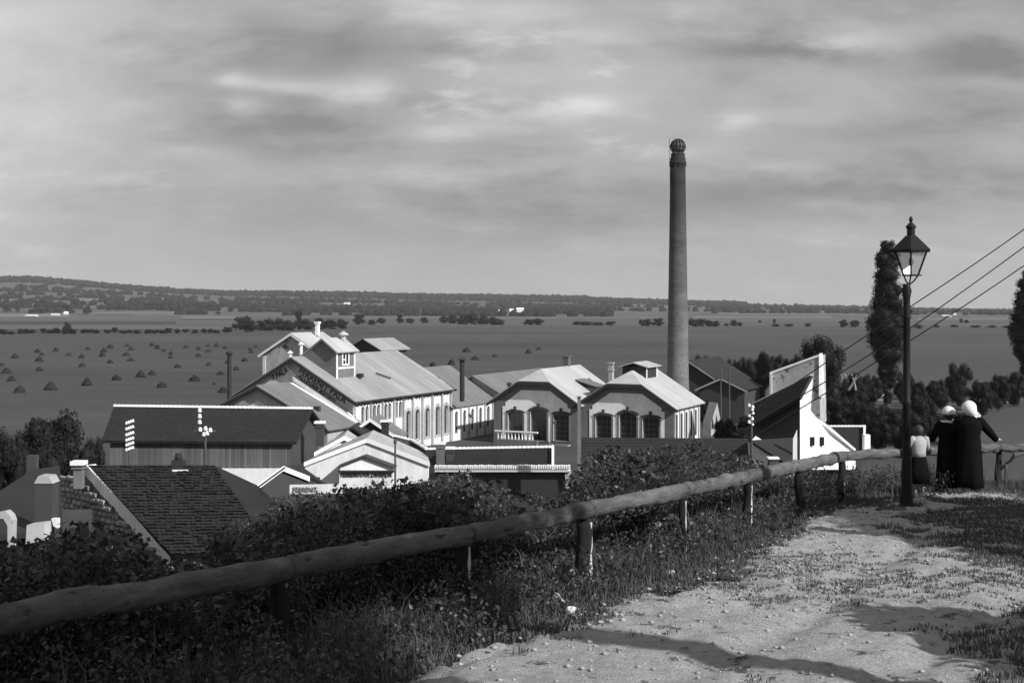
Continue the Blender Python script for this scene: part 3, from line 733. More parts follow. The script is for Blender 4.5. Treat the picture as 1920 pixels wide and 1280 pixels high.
h2 = hall(15.62, 20.75, 10.75, 9.4, 'right one of the twin halls with a raised ridge vent and striped side wall', [(2.8, 1.8, .7, 3.75, .22), (5.6, 1.95, .6, 4.15, .42), (8.2, 1.8, .7, 3.75, .22)], True)
b = B(); b.box((4.6, 9.2, 7.9), (5.3, 9.9, 9.6)); b.box((4.5, 9.1, 9.6), (5.4, 10, 9.75)); b.build('chimney', MT['brick'], h1)
b = B(); b.box((10.35, 9.2, 5.4), (10.85, 9.7, 8.9)); b.box((10.27, 9.12, 8.1), (10.93, 9.78, 8.25)); b.box((10.27, 9.12, 8.9), (10.93, 9.78, 9.05)); b.build('chimney', MT['stain'], h1)
b = B(); b.slab([(7.6, 5.8, 7.2), (10.4, 5.8, 6.4), (10.4, 8.6, 6.4), (7.6, 8.6, 7.2)], .12); b.box((8.6, 6.0, 5.8), (10.3, 8.4, 6.3)); b.build('dormer', MT['felt'], h1)
# balustrade in front of the left hall
rr_ = root('balustrade', 'short white balustrade below the windows of the left hall', 'balustrade', FW(6.6, 18.2, 0), RZ)
for i in range(11):
    b = B(); b.lathe([(.05, .9), (.09, 1.1), (.05, 1.3), (.1, 1.5), (.05, 1.7)], (.3 + i * .42, 0), 8); b.build('baluster', MT['plaster'], rr_)
b = B(); b.box((-.1, -.15, 1.7), (5.1, .15, 1.85)); b.build('handrail', MT['mortar'], rr_)
b = B(); b.box((-.1, -.2, 0), (5.1, .2, .9)); b.build('plinth', MT['greyw'], rr_)

# --- tall chimney
def stack():
    Y = 165.0; c = P(1271, 700, Y); s = F / Y
    r = root('factory_chimney', 'tall round brick factory chimney with a ball shaped cap', 'chimney', (c.x, c.y, ZV))
    H = Z(292, Y) - ZV
    prof = [(2.1, 0), (2.1, 3.2), (1.75, 3.4)]
    prof = [(1.62, 0)] + [(1.56 - .56 * (i / 14) ** .9, .4 + (H - 1.6) * i / 14) for i in range(15)]
    b = B(); b.lathe(prof, seg=32); o = b.build('shaft', MT['stack'], r, smooth=True)
    # collar rings
    b = B(); z = H - 1.25; b.lathe([(1.0, z), (1.14, z + .15), (1.14, z + .45), (1.03, z + .55), (1.03, z + .9), (.93, z + 1.0), (.93, z + 1.5), (.8, z + 1.6)], seg=32); b.build('collar', MT['soot'], r)
    for i in range(12):
        b = B(); th = i * math.pi / 6; x, y = 1.06 * math.cos(th), 1.06 * math.sin(th); b.box((x - .07, y - .07, z - .2), (x + .09, y + .09, z - .005)); b.build('corbel', MT['soot'], r)
    zt = z + 1.55
    b = B()
    for i in range(14):
        th = i * 2 * math.pi / 14; pts = []
        for j in range(11):
            a = -1.05 + j * (1.05 + math.pi / 2) / 10; rad = 1.02 * math.cos(a); pts.append((rad * math.cos(th), rad * math.sin(th), zt + .9 + 1.02 * math.sin(a)))
        b.tube(pts, .055, 5)
    for a in (-.6, 0, .6):
        pts = [(1.02 * math.cos(a) * math.cos(t), 1.02 * math.cos(a) * math.sin(t), zt + .9 + 1.02 * math.sin(a)) for t in np.linspace(0, 2 * math.pi, 21)]; b.tube(pts, .045, 5)
    b.build('spark_cage', MT['soot'], r)
    b = B(); b.lathe([(.6 + 0 * i, 0) if i == 0 else (.93 * math.cos(-.9 + i * .247), zt + .9 + .93 * math.sin(-.9 + i * .247)) for i in range(1, 11)], seg=20); b.build('cap_ball', MT['brick'], r, smooth=True)
    b = B(); b.tube([(-1.05, -.2, H - 5), (-1.15, -.2, H + 2.2)], .03, 5); b.build('lightning_rod', MT['wire'], r)
    b = B()
    for i in range(0): zz = 3 + i * 4.0; rad = 1.575 - .56 * ((zz - .4) / (H - 1.6)) ** .9; b.lathe([(rad, zz), (rad + .02, zz + .02), (rad + .02, zz + .14), (rad, zz + .16)], seg=32)
stack()

# --- works sheds right of the chimney
t_ = 24.9
def W2F(x, y):
    d = Vector((x, y, 0)) - Vector((O0.x, O0.y, 0)); return d.dot(V), d.dot(U)
p = P(1293, 676, 172); tt, ll = W2F(p.x, p.y)
plain_gable('shed', 'shed with shade darkened walls and a pale edged roof just right of the tall chimney', tt - 4.6, tt + 4.6, ll, ll + 14, p.z - ZV - 2.9, p.z - ZV, MT['darkw'], MT['tile'], cat='shed', verge=MT['gable'])  # dark wall colour holds the shade of the shed front
p = P(1352, 708, 165); tt, ll = W2F(p.x, p.y)
plain_gable('shed', 'low shed with grey roof right of the chimney, behind two bare poles', tt - 3, tt + 3.2, ll, ll + 8, p.z - ZV - 1.4, p.z - ZV, MT['darkw'], MT['tile'], cat='shed', verge=MT['gable'])
for (px, y0, y1, Y, lab) in ((1351.5, 697, 775, 150, 'bare wooden pole behind the right hall, left of a pair'), (1367.5, 693, 792, 146, 'bare wooden pole behind the right hall, right of a pair'), (430, 664, 775, 126, 'thick dark stovepipe mast left of the lettered gable'), (1040.5, 795, 872, 92, 'thin pole at the right end of the white ridged roof'), (741, 832, 890, 74, 'thin dark pole in front of the white gabled house')):
    p = P(px, y0, Y); g = tz(p.x, p.y); rad = {430: .26, 741: .07, 1040.5: .07}.get(px, .1)
    r = root('pole', lab, 'pole', (p.x, p.y, g)); b = B(); b.tube([(0, 0, 0), (0, 0, p.z - g)], [rad, rad * .8], 8); b.build('shaft', MT['bark' if px != 430 else 'soot'], r)
    b = B(); b.lathe([(rad * .8, p.z - g), (rad * 1.5, p.z - g + .02), (rad * 1.5, p.z - g + .2), (rad * .5, p.z - g + .32)], seg=8); b.build('cap', MT['bark' if px != 430 else 'soot'], r)
# small pointed board hut right of the halls
r = root('board_hut', 'narrow pointed board hut leaning beside the right hall', 'hut', P(1342, 818, 134))
p0 = r.location.copy()
b = B(); b.slab([P(1345, 755, 134), P(1353, 798, 134.4), P(1333, 818, 133.4), P(1333, 792, 133.6)], 0, (-.6, 1.6, 0)); b.build('body', MT['gable'], r, r)
b = B(); b.slab([P(1343, 775, 133.4), P(1347, 797, 133.5), P(1341, 800, 133.3)], 0, (0, -.06, 0)); b.build('opening', MT['trim'], r, r)

# --- right hand farm buildings
def px_prism(pts, ext): 
    b = B(); b.slab([P(*q) for q in pts], 0, ext); return b
r = root('farm_building', 'tall shaded barn with a steep dark roof and sunlit white end wall', 'barn', P(1500, 851, 100), 0)
b = px_prism([(1500, 742, 100), (1524, 702, 101.5), (1519, 776, 101.6), (1604, 843, 105.2), (1604, 880, 105.2), (1500, 880, 100)], (.2, .7, 0)); b.build('end_wall', MT['white'], r, r)
b = px_prism([(1499.5, 746, 99.8), (1410, 800, 104), (1410, 850, 104), (1499.5, 880, 99.8)], (1.6, 6, 0)); b.build('wall', MT['darkw'], r, r)  # shade of this front is put into its dark wall colour
b = B(); b.slab([P(1522, 703, 100.6), P(1407, 759, 108), P(1406, 800, 102.6), P(1500, 745, 98.8)], .2); b.build('roof', MT['tile'], r, r)
t = B(); tiles_on(t, P(1406, 800, 102.6), P(1500, 745, 98.8), P(1522, 703, 100.6), P(1407, 759, 108), .3, .35); o = t.build('roof_tiles', MT['tile'], r, r); o['kind'] = 'stuff'
ridge_tiles(r, P(1409, 758, 108), P(1521, 702, 100.7), MT['plaster'], .35, .1)
for q in (1523, 1541):
    b = B(); c = P(q, 827, 100 + (q - 1500) * .05 - .25); b.box((c.x - .18, c.y - .05, c.z - .35), (c.x + .18, c.y + .15, c.z + .35)); b.build('window', MT['glass'], r, r)
b = B(); b.slab([P(1476, 772, 100.6), P(1489, 770, 100.1), P(1489, 777, 100.1), P(1476, 779, 100.6)], 0, (0, -.05, 0)); b.build('window', MT['glass'], r, r)
b = B(); b.slab([P(1518, 774, 101.0), P(1554, 797, 102.4), P(1604, 841, 104.8), P(1604, 845, 104.8), P(1552, 802, 102.4), P(1518, 780, 101.0)], 0, (-.5, .5, 0)); b.build('verge_coping', MT['mortar'], r, r)
# white parapet building behind
r = root('factory_building', 'building with a stained slanting parapet wall behind the shaded barn', 'building', P(1490, 740, 118), 0)
b = px_prism([(1444, 701, 118), (1536, 668, 116), (1538, 800, 116), (1444, 800, 118)], (2.1, 6.0, 0)); b.build('wall', MT['stain'], r, r)
b = px_prism([(1535.5, 663, 115.9), (1540, 663, 115.9), (1544, 745, 115.9), (1535.5, 745, 115.9)], (.5, 1.5, 0)); b.build('corner_pier', MT['white'], r, r)
b = px_prism([(1443, 698, 117.9), (1536, 664.5, 115.9), (1536, 668, 115.9), (1443, 702, 117.9)], (.1, .5, 0)); b.build('coping', MT['plaster'], r, r)
b = px_prism([(1443, 702, 117.7), (1447, 700.5, 117.6), (1447, 800, 117.6), (1443, 800, 117.7)], (.1, .3, 0)); b.build('corner_strip', MT['white'], r, r)
# low tiled house to its right
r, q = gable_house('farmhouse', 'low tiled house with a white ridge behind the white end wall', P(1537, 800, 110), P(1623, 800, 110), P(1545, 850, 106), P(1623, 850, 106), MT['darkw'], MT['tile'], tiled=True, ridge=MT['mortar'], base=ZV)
b = px_prism([(1619, 800, 109.5), (1623, 800, 109.5), (1623, 846, 105.8), (1619, 846, 105.8)], (0, 0, .16)); b.build('rake_tiles', MT['mortar'], r, r)
b = px_prism([(1621, 815, 105), (1632, 815, 105), (1632, 850, 105), (1621, 850, 105)], (0, .7, 0)); b.build('chimney', MT['plaster'], r, r)
# near cottage with white slanting end
r = root('cottage', 'small white ended cottage with dark roof above the log rail', 'cottage', P(1440, 870, 78), 0)
b = px_prism([(1408, 826, 80), (1476, 868, 77.5), (1476, 920, 77.5), (1408, 920, 80)], (.9, 3, 0)); b.build('wall', MT['white'], r, r)
b = B(); b.slab([P(1406, 825, 79.6), P(1497, 819, 83), P(1497, 872, 80), P(1478, 871, 77.1)], .15); b.build('roof', MT['tile'], r, r)
b = px_prism([(1487, 822, 79), (1494, 806, 79), (1494, 900, 79), (1486, 900, 79)], (.1, .35, 0)); b.build('gable_strip', MT['white'], r, r)
b = px_prism([(1443, 861, 76.5), (1456, 861, 76.5), (1456, 890, 76.5), (1443, 890, 76.5)], (0, .5, 0)); b.build('chimney', MT['darkw'], r, r)
b = px_prism([(1441, 858, 76.4), (1462, 858, 76.4), (1462, 861, 76.4), (1441, 861, 76.4)], (0, .7, 0)); b.build('chimney_cap', MT['mortar'], r, r)

# --- row of dark tiled roofs in front of the halls
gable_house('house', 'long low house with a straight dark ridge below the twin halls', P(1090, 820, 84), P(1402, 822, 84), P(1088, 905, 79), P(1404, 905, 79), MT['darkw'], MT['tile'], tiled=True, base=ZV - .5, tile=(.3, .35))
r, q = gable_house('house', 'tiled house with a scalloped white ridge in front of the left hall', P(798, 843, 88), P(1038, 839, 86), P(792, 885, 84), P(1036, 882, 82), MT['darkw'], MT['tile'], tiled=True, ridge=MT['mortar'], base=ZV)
b = px_prism([(1034.5, 839, 85.6), (1039, 839, 85.6), (1039, 884, 81.5), (1034.5, 884, 81.5)], (0, 0, .18)); b.build('rake_tiles', MT['mortar'], r, r)
brick_stack('chimney', None, (P(826, 870, 85).x, 85.0, Z(880, 85)), .55, 1.75, MT['brick'], parent=r, pr=r)
brick_stack('chimney', None, (P(843, 870, 85).x, 85.6, Z(880, 85)), .5, 1.35, MT['darkw'], parent=r, pr=r)
# garden wall with coping stones
r = root('garden_wall', 'dark garden wall with two white coping lines below the left hall', 'wall', P(945, 900, 74))
b = px_prism([(815, 884, 76), (1068, 884, 73), (1068, 960, 73), (815, 960, 76)], (.02, .3, 0)); b.build('masonry', MT['darkw'], r, r)
a, c = P(815, 877, 75.8), P(1070, 877, 72.8)
for i in range(60):
    q0 = a.lerp(c, i / 60); q1 = a.lerp(c, (i + .82) / 60); b = B(); hh = .12 + .05 * random.random(); b.box((q0.x, q0.y - .1, q0.z - .04), (q1.x, q0.y + .35, q0.z + hh)); b.build('coping_stone', MT['mortar'], r, r)
b = px_prism([(815, 881.5, 75.7), (1070, 881.5, 72.7), (1070, 884.5, 72.7), (815, 884.5, 75.7)], (.02, .5, 0)); b.build('string_course', MT['mortar'], r, r)
b = px_prism([(1059, 884, 72.9), (1071, 884, 72.9), (1074, 930, 72.9), (1062, 930, 72.9)], (0, .4, 0)); b.build('end_pier', MT['stain'], r, r)
r = root('gate_pillar', 'speckled grey pillar standing right of the garden wall', 'pillar', P(1087, 905, 71))
b = px_prism([(1083, 745, 71), (1089, 745, 71), (1090, 915, 71), (1082, 915, 71)], (0, .2, 0)); b.build('shaft', MT['greyw'], r, r)
b = px_prism([(1082, 743, 70.9), (1090, 743, 70.9), (1090, 745, 70.9), (1082, 745, 70.9)], (0, .3, 0)); b.build('cap', MT['greyw'], r, r)

# --- white gabled house with the signboard
r, q = gable_house('house', 'white gabled house with a porch sign above the bushes', P(688, 821, 80), P(700, 806, 90), P(806, 866, 80), P(800, 850, 90), MT['white'], MT['metalb'], base=ZV + .5, rake=MT['mortar'], oh=.06, th=.09)
yf = 80 - .02
b = B(); b.slab([P(640, 873, 79), P(683, 856, 79), P(737, 876, 79), P(737, 884, 79), P(636, 884, 79)], 0, (0, 1.3, 0)); b.build('porch_gable', MT['plaster'], r, r)
b = B(); b.slab([P(633, 874, 78.8), P(683, 854.5, 78.8), P(683, 857, 78.8), P(633, 876.5, 78.8)], 0, (0, 1.2, 0)); b.slab([P(683, 854.5, 78.8), P(741, 876, 78.8), P(741, 878.5, 78.8), P(683, 857, 78.8)], 0, (0, 1.2, 0)); b.build('porch_roof', MT['darkw'], r, r)
b = B(); b.slab([P(634, 882.3, 78.7), P(739, 882.3, 78.7), P(739, 884.8, 78.7), P(634, 884.8, 78.7)], 0, (0, .4, 0)); b.build('porch_ledge', MT['trim'], r, r)
b = B(); b.slab([P(636, 885, 78.9), P(738, 885, 78.9), P(738, 915, 78.9), P(636, 915, 78.9)], 0, (0, .3, 0)); so_ = b.build('signboard', MT['white'], r, r)
cu = bpy.data.curves.new('lettering', 'FONT'); cu.body = 'FERRENITOVA ZAHRADA'; cu.size = .46; cu.extrude = .012; cu.offset = .012; cu.resolution_u = 2; cu.materials.append(MT['ink'])
to = link('lettering', cu, so_); tp = P(639, 893.5, 78.87); to.matrix_local = inv(r) @ Matrix.Translation((tp.x, tp.y - .02, tp.z)) @ Matrix.Rotation(R(90), 4, 'X') @ Matrix.Diagonal((.62, 1, 1, 1))
b = B(); b.slab([P(577, 894, 79.9), P(600, 894, 79.9), P(600, 906, 79.9), P(577, 906, 79.9)], 0, (0, -.05, 0)); b.build('window', MT['glass'], r, r)
gable_house('house', 'pale roofed house peeping out behind the white gabled house', P(645, 817, 90), P(652, 806, 96), P(556, 866, 88), P(580, 855, 96), MT['plaster'], MT['metalb'], base=ZV, rake=MT['plaster'])
gable_house('house', 'small dark gabled house under the felt roofed annex', P(660, 799, 97), P(672, 790, 106), P(692, 821, 97), P(705, 812, 106), MT['soot'], MT['tile'], base=ZV)
r, q = gable_house('house', 'grey house with white edged gable and a dark chimney below the factory wall', P(694, 784, 102), P(712, 776, 112), P(752, 823, 102), P(765, 812, 112), MT['darkw'], MT['felt'], base=ZV, rake=MT['mortar'])
brick_stack('chimney', None, (P(722, 800, 99).x, 99.0, Z(828, 99)), .55, 1.6, MT['soot'], parent=r, pr=r)
# slanting ridge with white tiles running down to the tiled house
r = root('tiled_wall', 'sloping wall topped with white tiles beside the white gabled house', 'wall', P(775, 850, 92))
b = px_prism([(738, 818, 95), (772, 826, 94), (802, 842, 88.5), (802, 870, 88.5), (738, 870, 95)], (.3, .4, 0)); b.build('masonry', MT['darkw'], r, r)
ridge_tiles(r, P(740, 817, 94.9), P(772, 825, 93.9), MT['mortar']); ridge_tiles(r, P(772, 825, 93.9), P(801, 841.5, 88.5), MT['mortar'])
# signboard fence lower left of it
r = root('hoarding', 'white hoarding with dark lettering among the bushes', 'hoarding', P(590, 930, 62))
b = px_prism([(543, 909, 62), (642, 907, 62), (642, 924, 62), (543, 926, 62)], (0, .12, 0)); b.build('board', MT['white'], r, r)
cu = bpy.data.curves.new('lettering', 'FONT'); cu.body = 'FERRENIT'; cu.size = .36; cu.extrude = .008; cu.resolution_u = 2; cu.materials.append(MT['ink'])
to = link('lettering', cu, r); tp = P(549, 922, 61.97); to.matrix_local = inv(r) @ Matrix.Translation((tp.x, tp.y - .02, tp.z)) @ Matrix.Rotation(R(90), 4, 'X') @ Matrix.Diagonal((.8, 1, 1, 1))

# --- long barn with the white ridge
def barn():
    A, Bq = P(214, 762, 86), P(586, 767, 86); C, D = P(190, 826, 81.5), P(556, 829, 81.5)
    r, q = gable_house('barn', 'long board walled barn with a white scalloped ridge', A, Bq, C, D, MT['darkw'], MT['tile'], tiled=True, ridge=MT['mortar'], base=-13.5, cat='barn', oh=.5)
    # boards: one plank each
    M = inv(r); a, c = q['c'], q['d']; a = Vector((a.x, a.y - .02, 0)); c = Vector((c.x, c.y - .02, 0)); n = 58
    d = (c - a) / n; meshes = []
    for k in range(5):
        b = B(); w = d.length * random.uniform(.9, .97); b.box((0, -.05 - .02 * random.random(), 0), (w, 0, 1.75)); meshes.append(new_mesh('plank', b.v, b.f, MT['plank']))
    zb = Z(876, 82); rz = math.atan2(d.y, d.x)
    for i in range(n):
        o = link('plank', meshes[i % 5], r); p = a + d * i; o.matrix_local = M @ Matrix.Translation((p.x, p.y, zb + random.uniform(-.04, .04))) @ Matrix.Rotation(rz, 4, 'Z') @ Matrix.Diagonal((1, 1, (q['c'].z - zb + .0) / 1.75, 1))
    b = B(); e = q['c']; g = q['d']; b.slab([(e.x, e.y - .1, zb - .25), (g.x, g.y - .1, zb - .25), (g.x, g.y - .1, zb - .02), (e.x, e.y - .1, zb - .02)], 0, (0, .12, 0)); b.build('sill_beam', MT['trim'], r, r)
    b = B(); b.slab([P(415, 878, 81.7), P(524, 878, 81.7), P(524, 960, 81.7), P(415, 960, 81.7)], 0, (0, .3, 0)); b.build('plinth_wall', MT['white'], r, r)
    brick_stack('chimney', None, (P(600, 800, 84).x, 84.0, Z(836, 84)), .52, 1.55, MT['darkw'], parent=r, pr=r)
barn()
# pole with insulators in front of the barn
INS = {}
def insulator_mesh():
    if 'm' not in INS:
        b = B(); b.lathe([(.02, -.02), (.06, 0), (.075, .03), (.05, .06), (.06, .09), (.03, .13)], seg=8); INS['m'] = new_mesh('insulator', b.v, b.f, MT['porc'], True)
    return INS['m']
def line_pole(px, ytop, Y, label, arms, ins_xy, sc_=1.0, rad=.1):
    p = P(px, ytop, Y); g = tz(p.x, p.y); r = root('utility_pole', label, 'utility pole', (p.x, p.y, g))
    H = p.z - g; b = B(); b.tube([(0, 0, 0), (0, 0, H)], [rad * 1.2, rad], 8); b.build('shaft', MT['bark'], r)
    for dy in arms:
        z = Z(dy, Y) - g; b = B(); b.box((-.55, -.05, z - .05), (.55, .05, z + .05)); b.build('crossarm', MT['bark'], r)
    for (x, y) in ins_xy:
        q = P(x, y, Y); o = link('insulator', insulator_mesh(), r); o.location = (q.x - p.x, -.08, q.z - g); o.scale = (sc_,) * 3
    return r
line_pole(243, 788, 66, 'pole with a ladder of white insulators before the left end of the barn', (), [(x, y) for y in () for x in ()] + [(x, y - (x - 243) * .35) for y in (793, 804, 815, 825, 834, 843) for x in (238, 242, 246, 250)], 1.1, .06)
line_pole(385, 800, 64, 'pole with white insulators before the middle of the barn', (808,), [(375, 772), (375, 783), (375, 794), (376, 808), (386, 806), (395, 809), (383, 817), (389, 815)], 1.6, .06)
line_pole(1409, 756, 72, 'pole with two columns of white insulators at the shaded barn corner', (), [(1404, 762), (1410, 770), (1404, 781), (1410, 787), (1404, 793), (1410, 797), (1411, 765), (1411, 776)], 1.4, .07)

# --- near left house cluster
def left_house():
    A, Bq = P(165, 872, 45), P(402, 872, 45); C, D = P(322, 1040, 40.5), P(515, 1035, 40.0)
    # skewed gable: build by hand
    r = root('house', 'near dark tiled house with a rubble stone gable and white front wall', 'house', (A.x + 3, 44, -11.5))
    b = B(); b.slab([A, Bq, D, C], .18); b.build('roof', MT['tile'], r, r)
    t = B(); tiles_on(t, C, D, Bq, A, .17, .21, 1.3); o = t.build('roof_tiles', MT['tile'], r, r); o['kind'] = 'stuff'
    Cb, Db = P(20, 1010, 50), P(330, 980, 51); b = B(); b.slab([Bq, A, Cb, Db], .18); b.build('roof', MT['tile'], r, r)
    # front wall
    b = B(); b.slab([C + Vector((.3, .5, -.3)), D + Vector((-.3, .5, -.3)), Vector((D.x - .3, D.y + .5, -12)), Vector((C.x + .3, C.y + .5, -12))], 0, (0, .4, 0)); b.build('wall', MT['white'], r, r)
    # gable wall with single stones
    a, c, d = A + Vector((-.05, 0, -.2)), C + Vector((-.1, .3, -.25)), P(108, 900, 46.5)
    b = B(); b.slab([a, c, Vector((c.x, c.y, -12)), Vector((d.x, d.y, -12)), d], 0, (.3, .35, 0)); b.build('wall', MT['stonew'], r, r)
    base0 = Vector((d.x, d.y, 0)); base1 = Vector((c.x, c.y, 0)); L = (base1 - base0).length; ax = (base1 - base0).normalized(); nn = Vector((-ax.y, ax.x, 0)); nn = nn if nn.dot(Vector((-1, -1, 0))) > 0 else -nn
    ms = []
    for k in range(6):
        bb = B(); w, h = random.uniform(.25, .42), random.uniform(.13, .22); q = .03
        bb.add([(0, 0, 0), (w, 0, 0), (w, 0, h), (0, 0, h), (q, -.1, q), (w - q * 1.4, -.09, q * .6), (w - q, -.1, h - q), (q * .7, -.08, h - q)], [(4, 5, 6, 7), (0, 1, 5, 4), (1, 2, 6, 5), (2, 3, 7, 6), (3, 0, 4, 7)]); ms.append((new_mesh('stone', bb.v, bb.f, MT['stonew']), w, h))
    M = inv(r); rz = math.atan2(ax.y, ax.x); z = -9.4; cnt = 0
    flip = 1 if Matrix.Rotation(rz, 3, 'Z') @ Vector((0, -1, 0)) @ nn > 0 else -1
    while z < A.z - .25 and cnt < 260:
        s = random.uniform(0, .2)
        while s < L:
            top = a.z + (c.z - a.z) * max(0, min(1, (s - (a - d).length * .6) / (L - (a - d).length * .6)))
            me, w, h = random.choice(ms)
            if z + .3 < top and cnt < 260 and s + w < L:
                o = link('stone', me, r); q = base0 + ax * s + nn * .01; o.matrix_local = M @ Matrix.Translation((q.x, q.y, z + random.uniform(-.02, .02))) @ Matrix.Rotation(rz, 4, 'Z'); cnt += 1
            s += w + .03
        z += .2
    # limewashed verge down the gable
    bb = B(); n = 26
    for i in range(n):
        p0 = a.lerp(c, i / n); p1 = a.lerp(c, (i + .93) / n); hw = .12 + .22 * (i / n) + random.uniform(-.03, .06)
        bb.slab([p0 + Vector((0, -.06, .22)), p1 + Vector((0, -.06, .22)), p1 + Vector((-.05, -.06, -hw)), p0 + Vector((-.05, -.06, -hw))], 0, (.25, .3, 0))
    bb.build('verge_mortar', MT['plaster'], r, r)
    o = brick_stack('chimney', None, (P(148, 880, 44.5).x, 44.5, Z(915, 44.5)), .3, .85, MT['greyw'], parent=r, pr=r)
    b = B(); q = P(335, 880, 45); b.box((q.x - .22, q.y - .2, q.z - .2), (q.x + .22, q.y + .2, q.z + .35)); b.lathe([(.12, q.z + .35), (.16, q.z + .45), (.1, q.z + .6)], (q.x, q.y), 8); b.build('chimney_pot', MT['soot'], r, r)
    b = B(); q = P(338, 882, 44.6); b.box((q.x - .28, q.y - .05, q.z - .03), (q.x + .28, q.y + .05, q.z + .03)); b.build('chimney_foot', MT['mortar'], r, r)
    b = B(); b.slab([Bq, P(482, 909, 44), P(540, 960, 42), D], .12); b.build('roof_hip', MT['tile'], r, r)
left_house()
hs, q_ = gable_house('house', 'small dark roofed house between the barn and the white gabled house', P(532, 873, 71), P(562, 871, 74), P(480, 911, 69), P(500, 915, 74), MT['darkw'], MT['tile'], base=ZV + 1, rake=MT['mortar'])
def left_small():
    r = root('outbuilding', 'dark low roofed outbuilding at the left edge with a pale topped chimney stack', 'outbuilding', P(40, 1000, 38))
    b = B(); b.slab([P(-60, 960, 38), P(60, 880, 44), P(112, 872, 45), P(118, 990, 37), P(-60, 1010, 34)], .16); b.build('roof', MT['tile'], r, r)
    b = B(); b.slab([P(-50, 985, 37.5), P(110, 985, 37.5), P(110, 1120, 37.5), P(-50, 1120, 37.5)], 0, (0, 3, 0)); b.build('wall', MT['darkw'], r, r)
    # tall stack with a white sloped top
    x0, x1, y = P(66, 900, 36).x, P(98, 900, 36).x, 36.0; zb, zt = Z(1010, 36), Z(906, 36)
    b = B(); b.box((x0, y, zb), (x1, y + .5, zt)); ch = b.build('chimney', MT['darkw'], r, r)
    b = B(); b.add([(x0 - .03, y - .03, zt), (x1 + .03, y - .03, zt + .0), (x1 - .08, y - .03, zt + .2), (x0 + .1, y - .03, zt + .22), (x0 - .03, y + .53, zt), (x1 + .03, y + .53, zt), (x1 - .08, y + .53, zt + .2), (x0 + .1, y + .53, zt + .22)], [(0, 1, 2, 3), (7, 6, 5, 4), (1, 5, 6, 2), (0, 3, 7, 4), (3, 2, 6, 7)]); b.build('cap', MT['gable'], ch, r)
    b = B(); b.slab([P(50, 984, 34), P(82, 980, 34), P(84, 1012, 34), P(48, 1020, 34)], 0, (.05, .4, 0)); b.build('pale_patch_wall', MT['stain'], r, r)
    b = B(); b.slab([P(96, 972, 35.8), P(108, 972, 35.8), P(108, 990, 35.8), P(100, 986, 35.8)], 0, (0, .2, 0)); b.build('white_panel', MT['white'], r, r)  # small plain white panel
    b = B(); q = P(60, 868, 46); b.box((q.x - .15, q.y - .15, q.z - .4), (q.x + .2, q.y + .15, q.z + .3)); b.build('chimney', MT['darkw'], r, r)
    r = root('well_head', 'small white arched structure at the left edge of the picture', 'arch', P(8, 1030, 31))
    pts = [P(-8, 962, 31), P(10, 958, 31), P(19, 966, 31), P(23, 976, 31), P(21, 1030, 31), P(14, 1030, 31), P(14, 985, 31), P(6, 972, 31), P(-8, 972, 31)]
    tri = tessellate_polygon([pts]); b = B(); k = len(pts); b.add(pts + [p + Vector((0, .3, 0)) for p in pts], [tuple(t) for t in tri] + [(i, (i + 1) % k, k + (i + 1) % k, k + i) for i in range(k)]); o = b.build('arch', MT['stain'], r, r)
left_small()

# ------------------------------------------------------------------ vegetation
def leaf_cloud(centres, radii, n, size, flat=.8, seed=0, shell=.45):
    """n folded leaves spread through the given clump spheres -> verts, faces(tri)"""
    g = np.random.default_rng(seed); centres = np.asarray(centres, float); radii = np.asarray(radii, float)
    w = radii ** 2; idx = g.choice(len(centres), n, p=w / w.sum())
    d = g.normal(size=(n, 3)); d /= np.linalg.norm(d, axis=1)[:, None]
    rr = radii[idx] * (shell + (1 - shell) * g.random(n) ** .6)
    p = centres[idx] + d * rr[:, None] * np.array([1, 1, flat])
    return leaves_at(p, d, size, g)
def leaves_at(p, d, size, g):
    n = len(p); a = g.normal(size=(n, 3)); a = a + d * .3; a /= np.linalg.norm(a, axis=1)[:, None]
    b = np.cross(a, d + g.normal(size=(n, 3)) * .6); b /= np.linalg.norm(b, axis=1)[:, None] + 1e-6
    c = np.cross(a, b); s = (size * g.uniform(.55, 1.4, n))[:, None] if np.isscalar(size) else (size * g.uniform(.6, 1.3, n))[:, None]
    v0 = p - a * s * .5; v1 = p + b * s * .3 + c * s * .08; v2 = p + a * s * .5; v3 = p - b * s * .3 + c * s * .08
    V_ = np.stack([v0, v1, v2, v3], 1).reshape(-1, 3); o = np.arange(n)[:, None] * 4
    F_ = np.concatenate([o + np.array([0, 1, 2]), o + np.array([0, 2, 3])]); return V_, F_
def lump_core(centres, radii, flat=.8, k=.72, sub=1):
    bm = bmesh.new(); bmesh.ops.create_icosphere(bm, subdivisions=sub, radius=1)
    vs = np.array([v.co[:] for v in bm.verts]); fs = np.array([[v.index for v in f.verts] for f in bm.faces]); bm.free()
    Vs, Fs = [], []; o = 0
    for c, r_ in zip(centres, radii):
        jit = 1 + .18 * (RNG.random(len(vs)) - .5)
        Vs.append(np.asarray(c) + vs * jit[:, None] * r_ * k * np.array([1, 1, flat])); Fs.append(fs + o); o += len(vs)
    return np.concatenate(Vs), np.concatenate(Fs)
def join(*vf):
    Vs, Fs, o = [], [], 0
    for v, f in vf: Vs.append(v); Fs.append(f + o); o += len(v)
    return np.concatenate(Vs), np.concatenate(Fs)
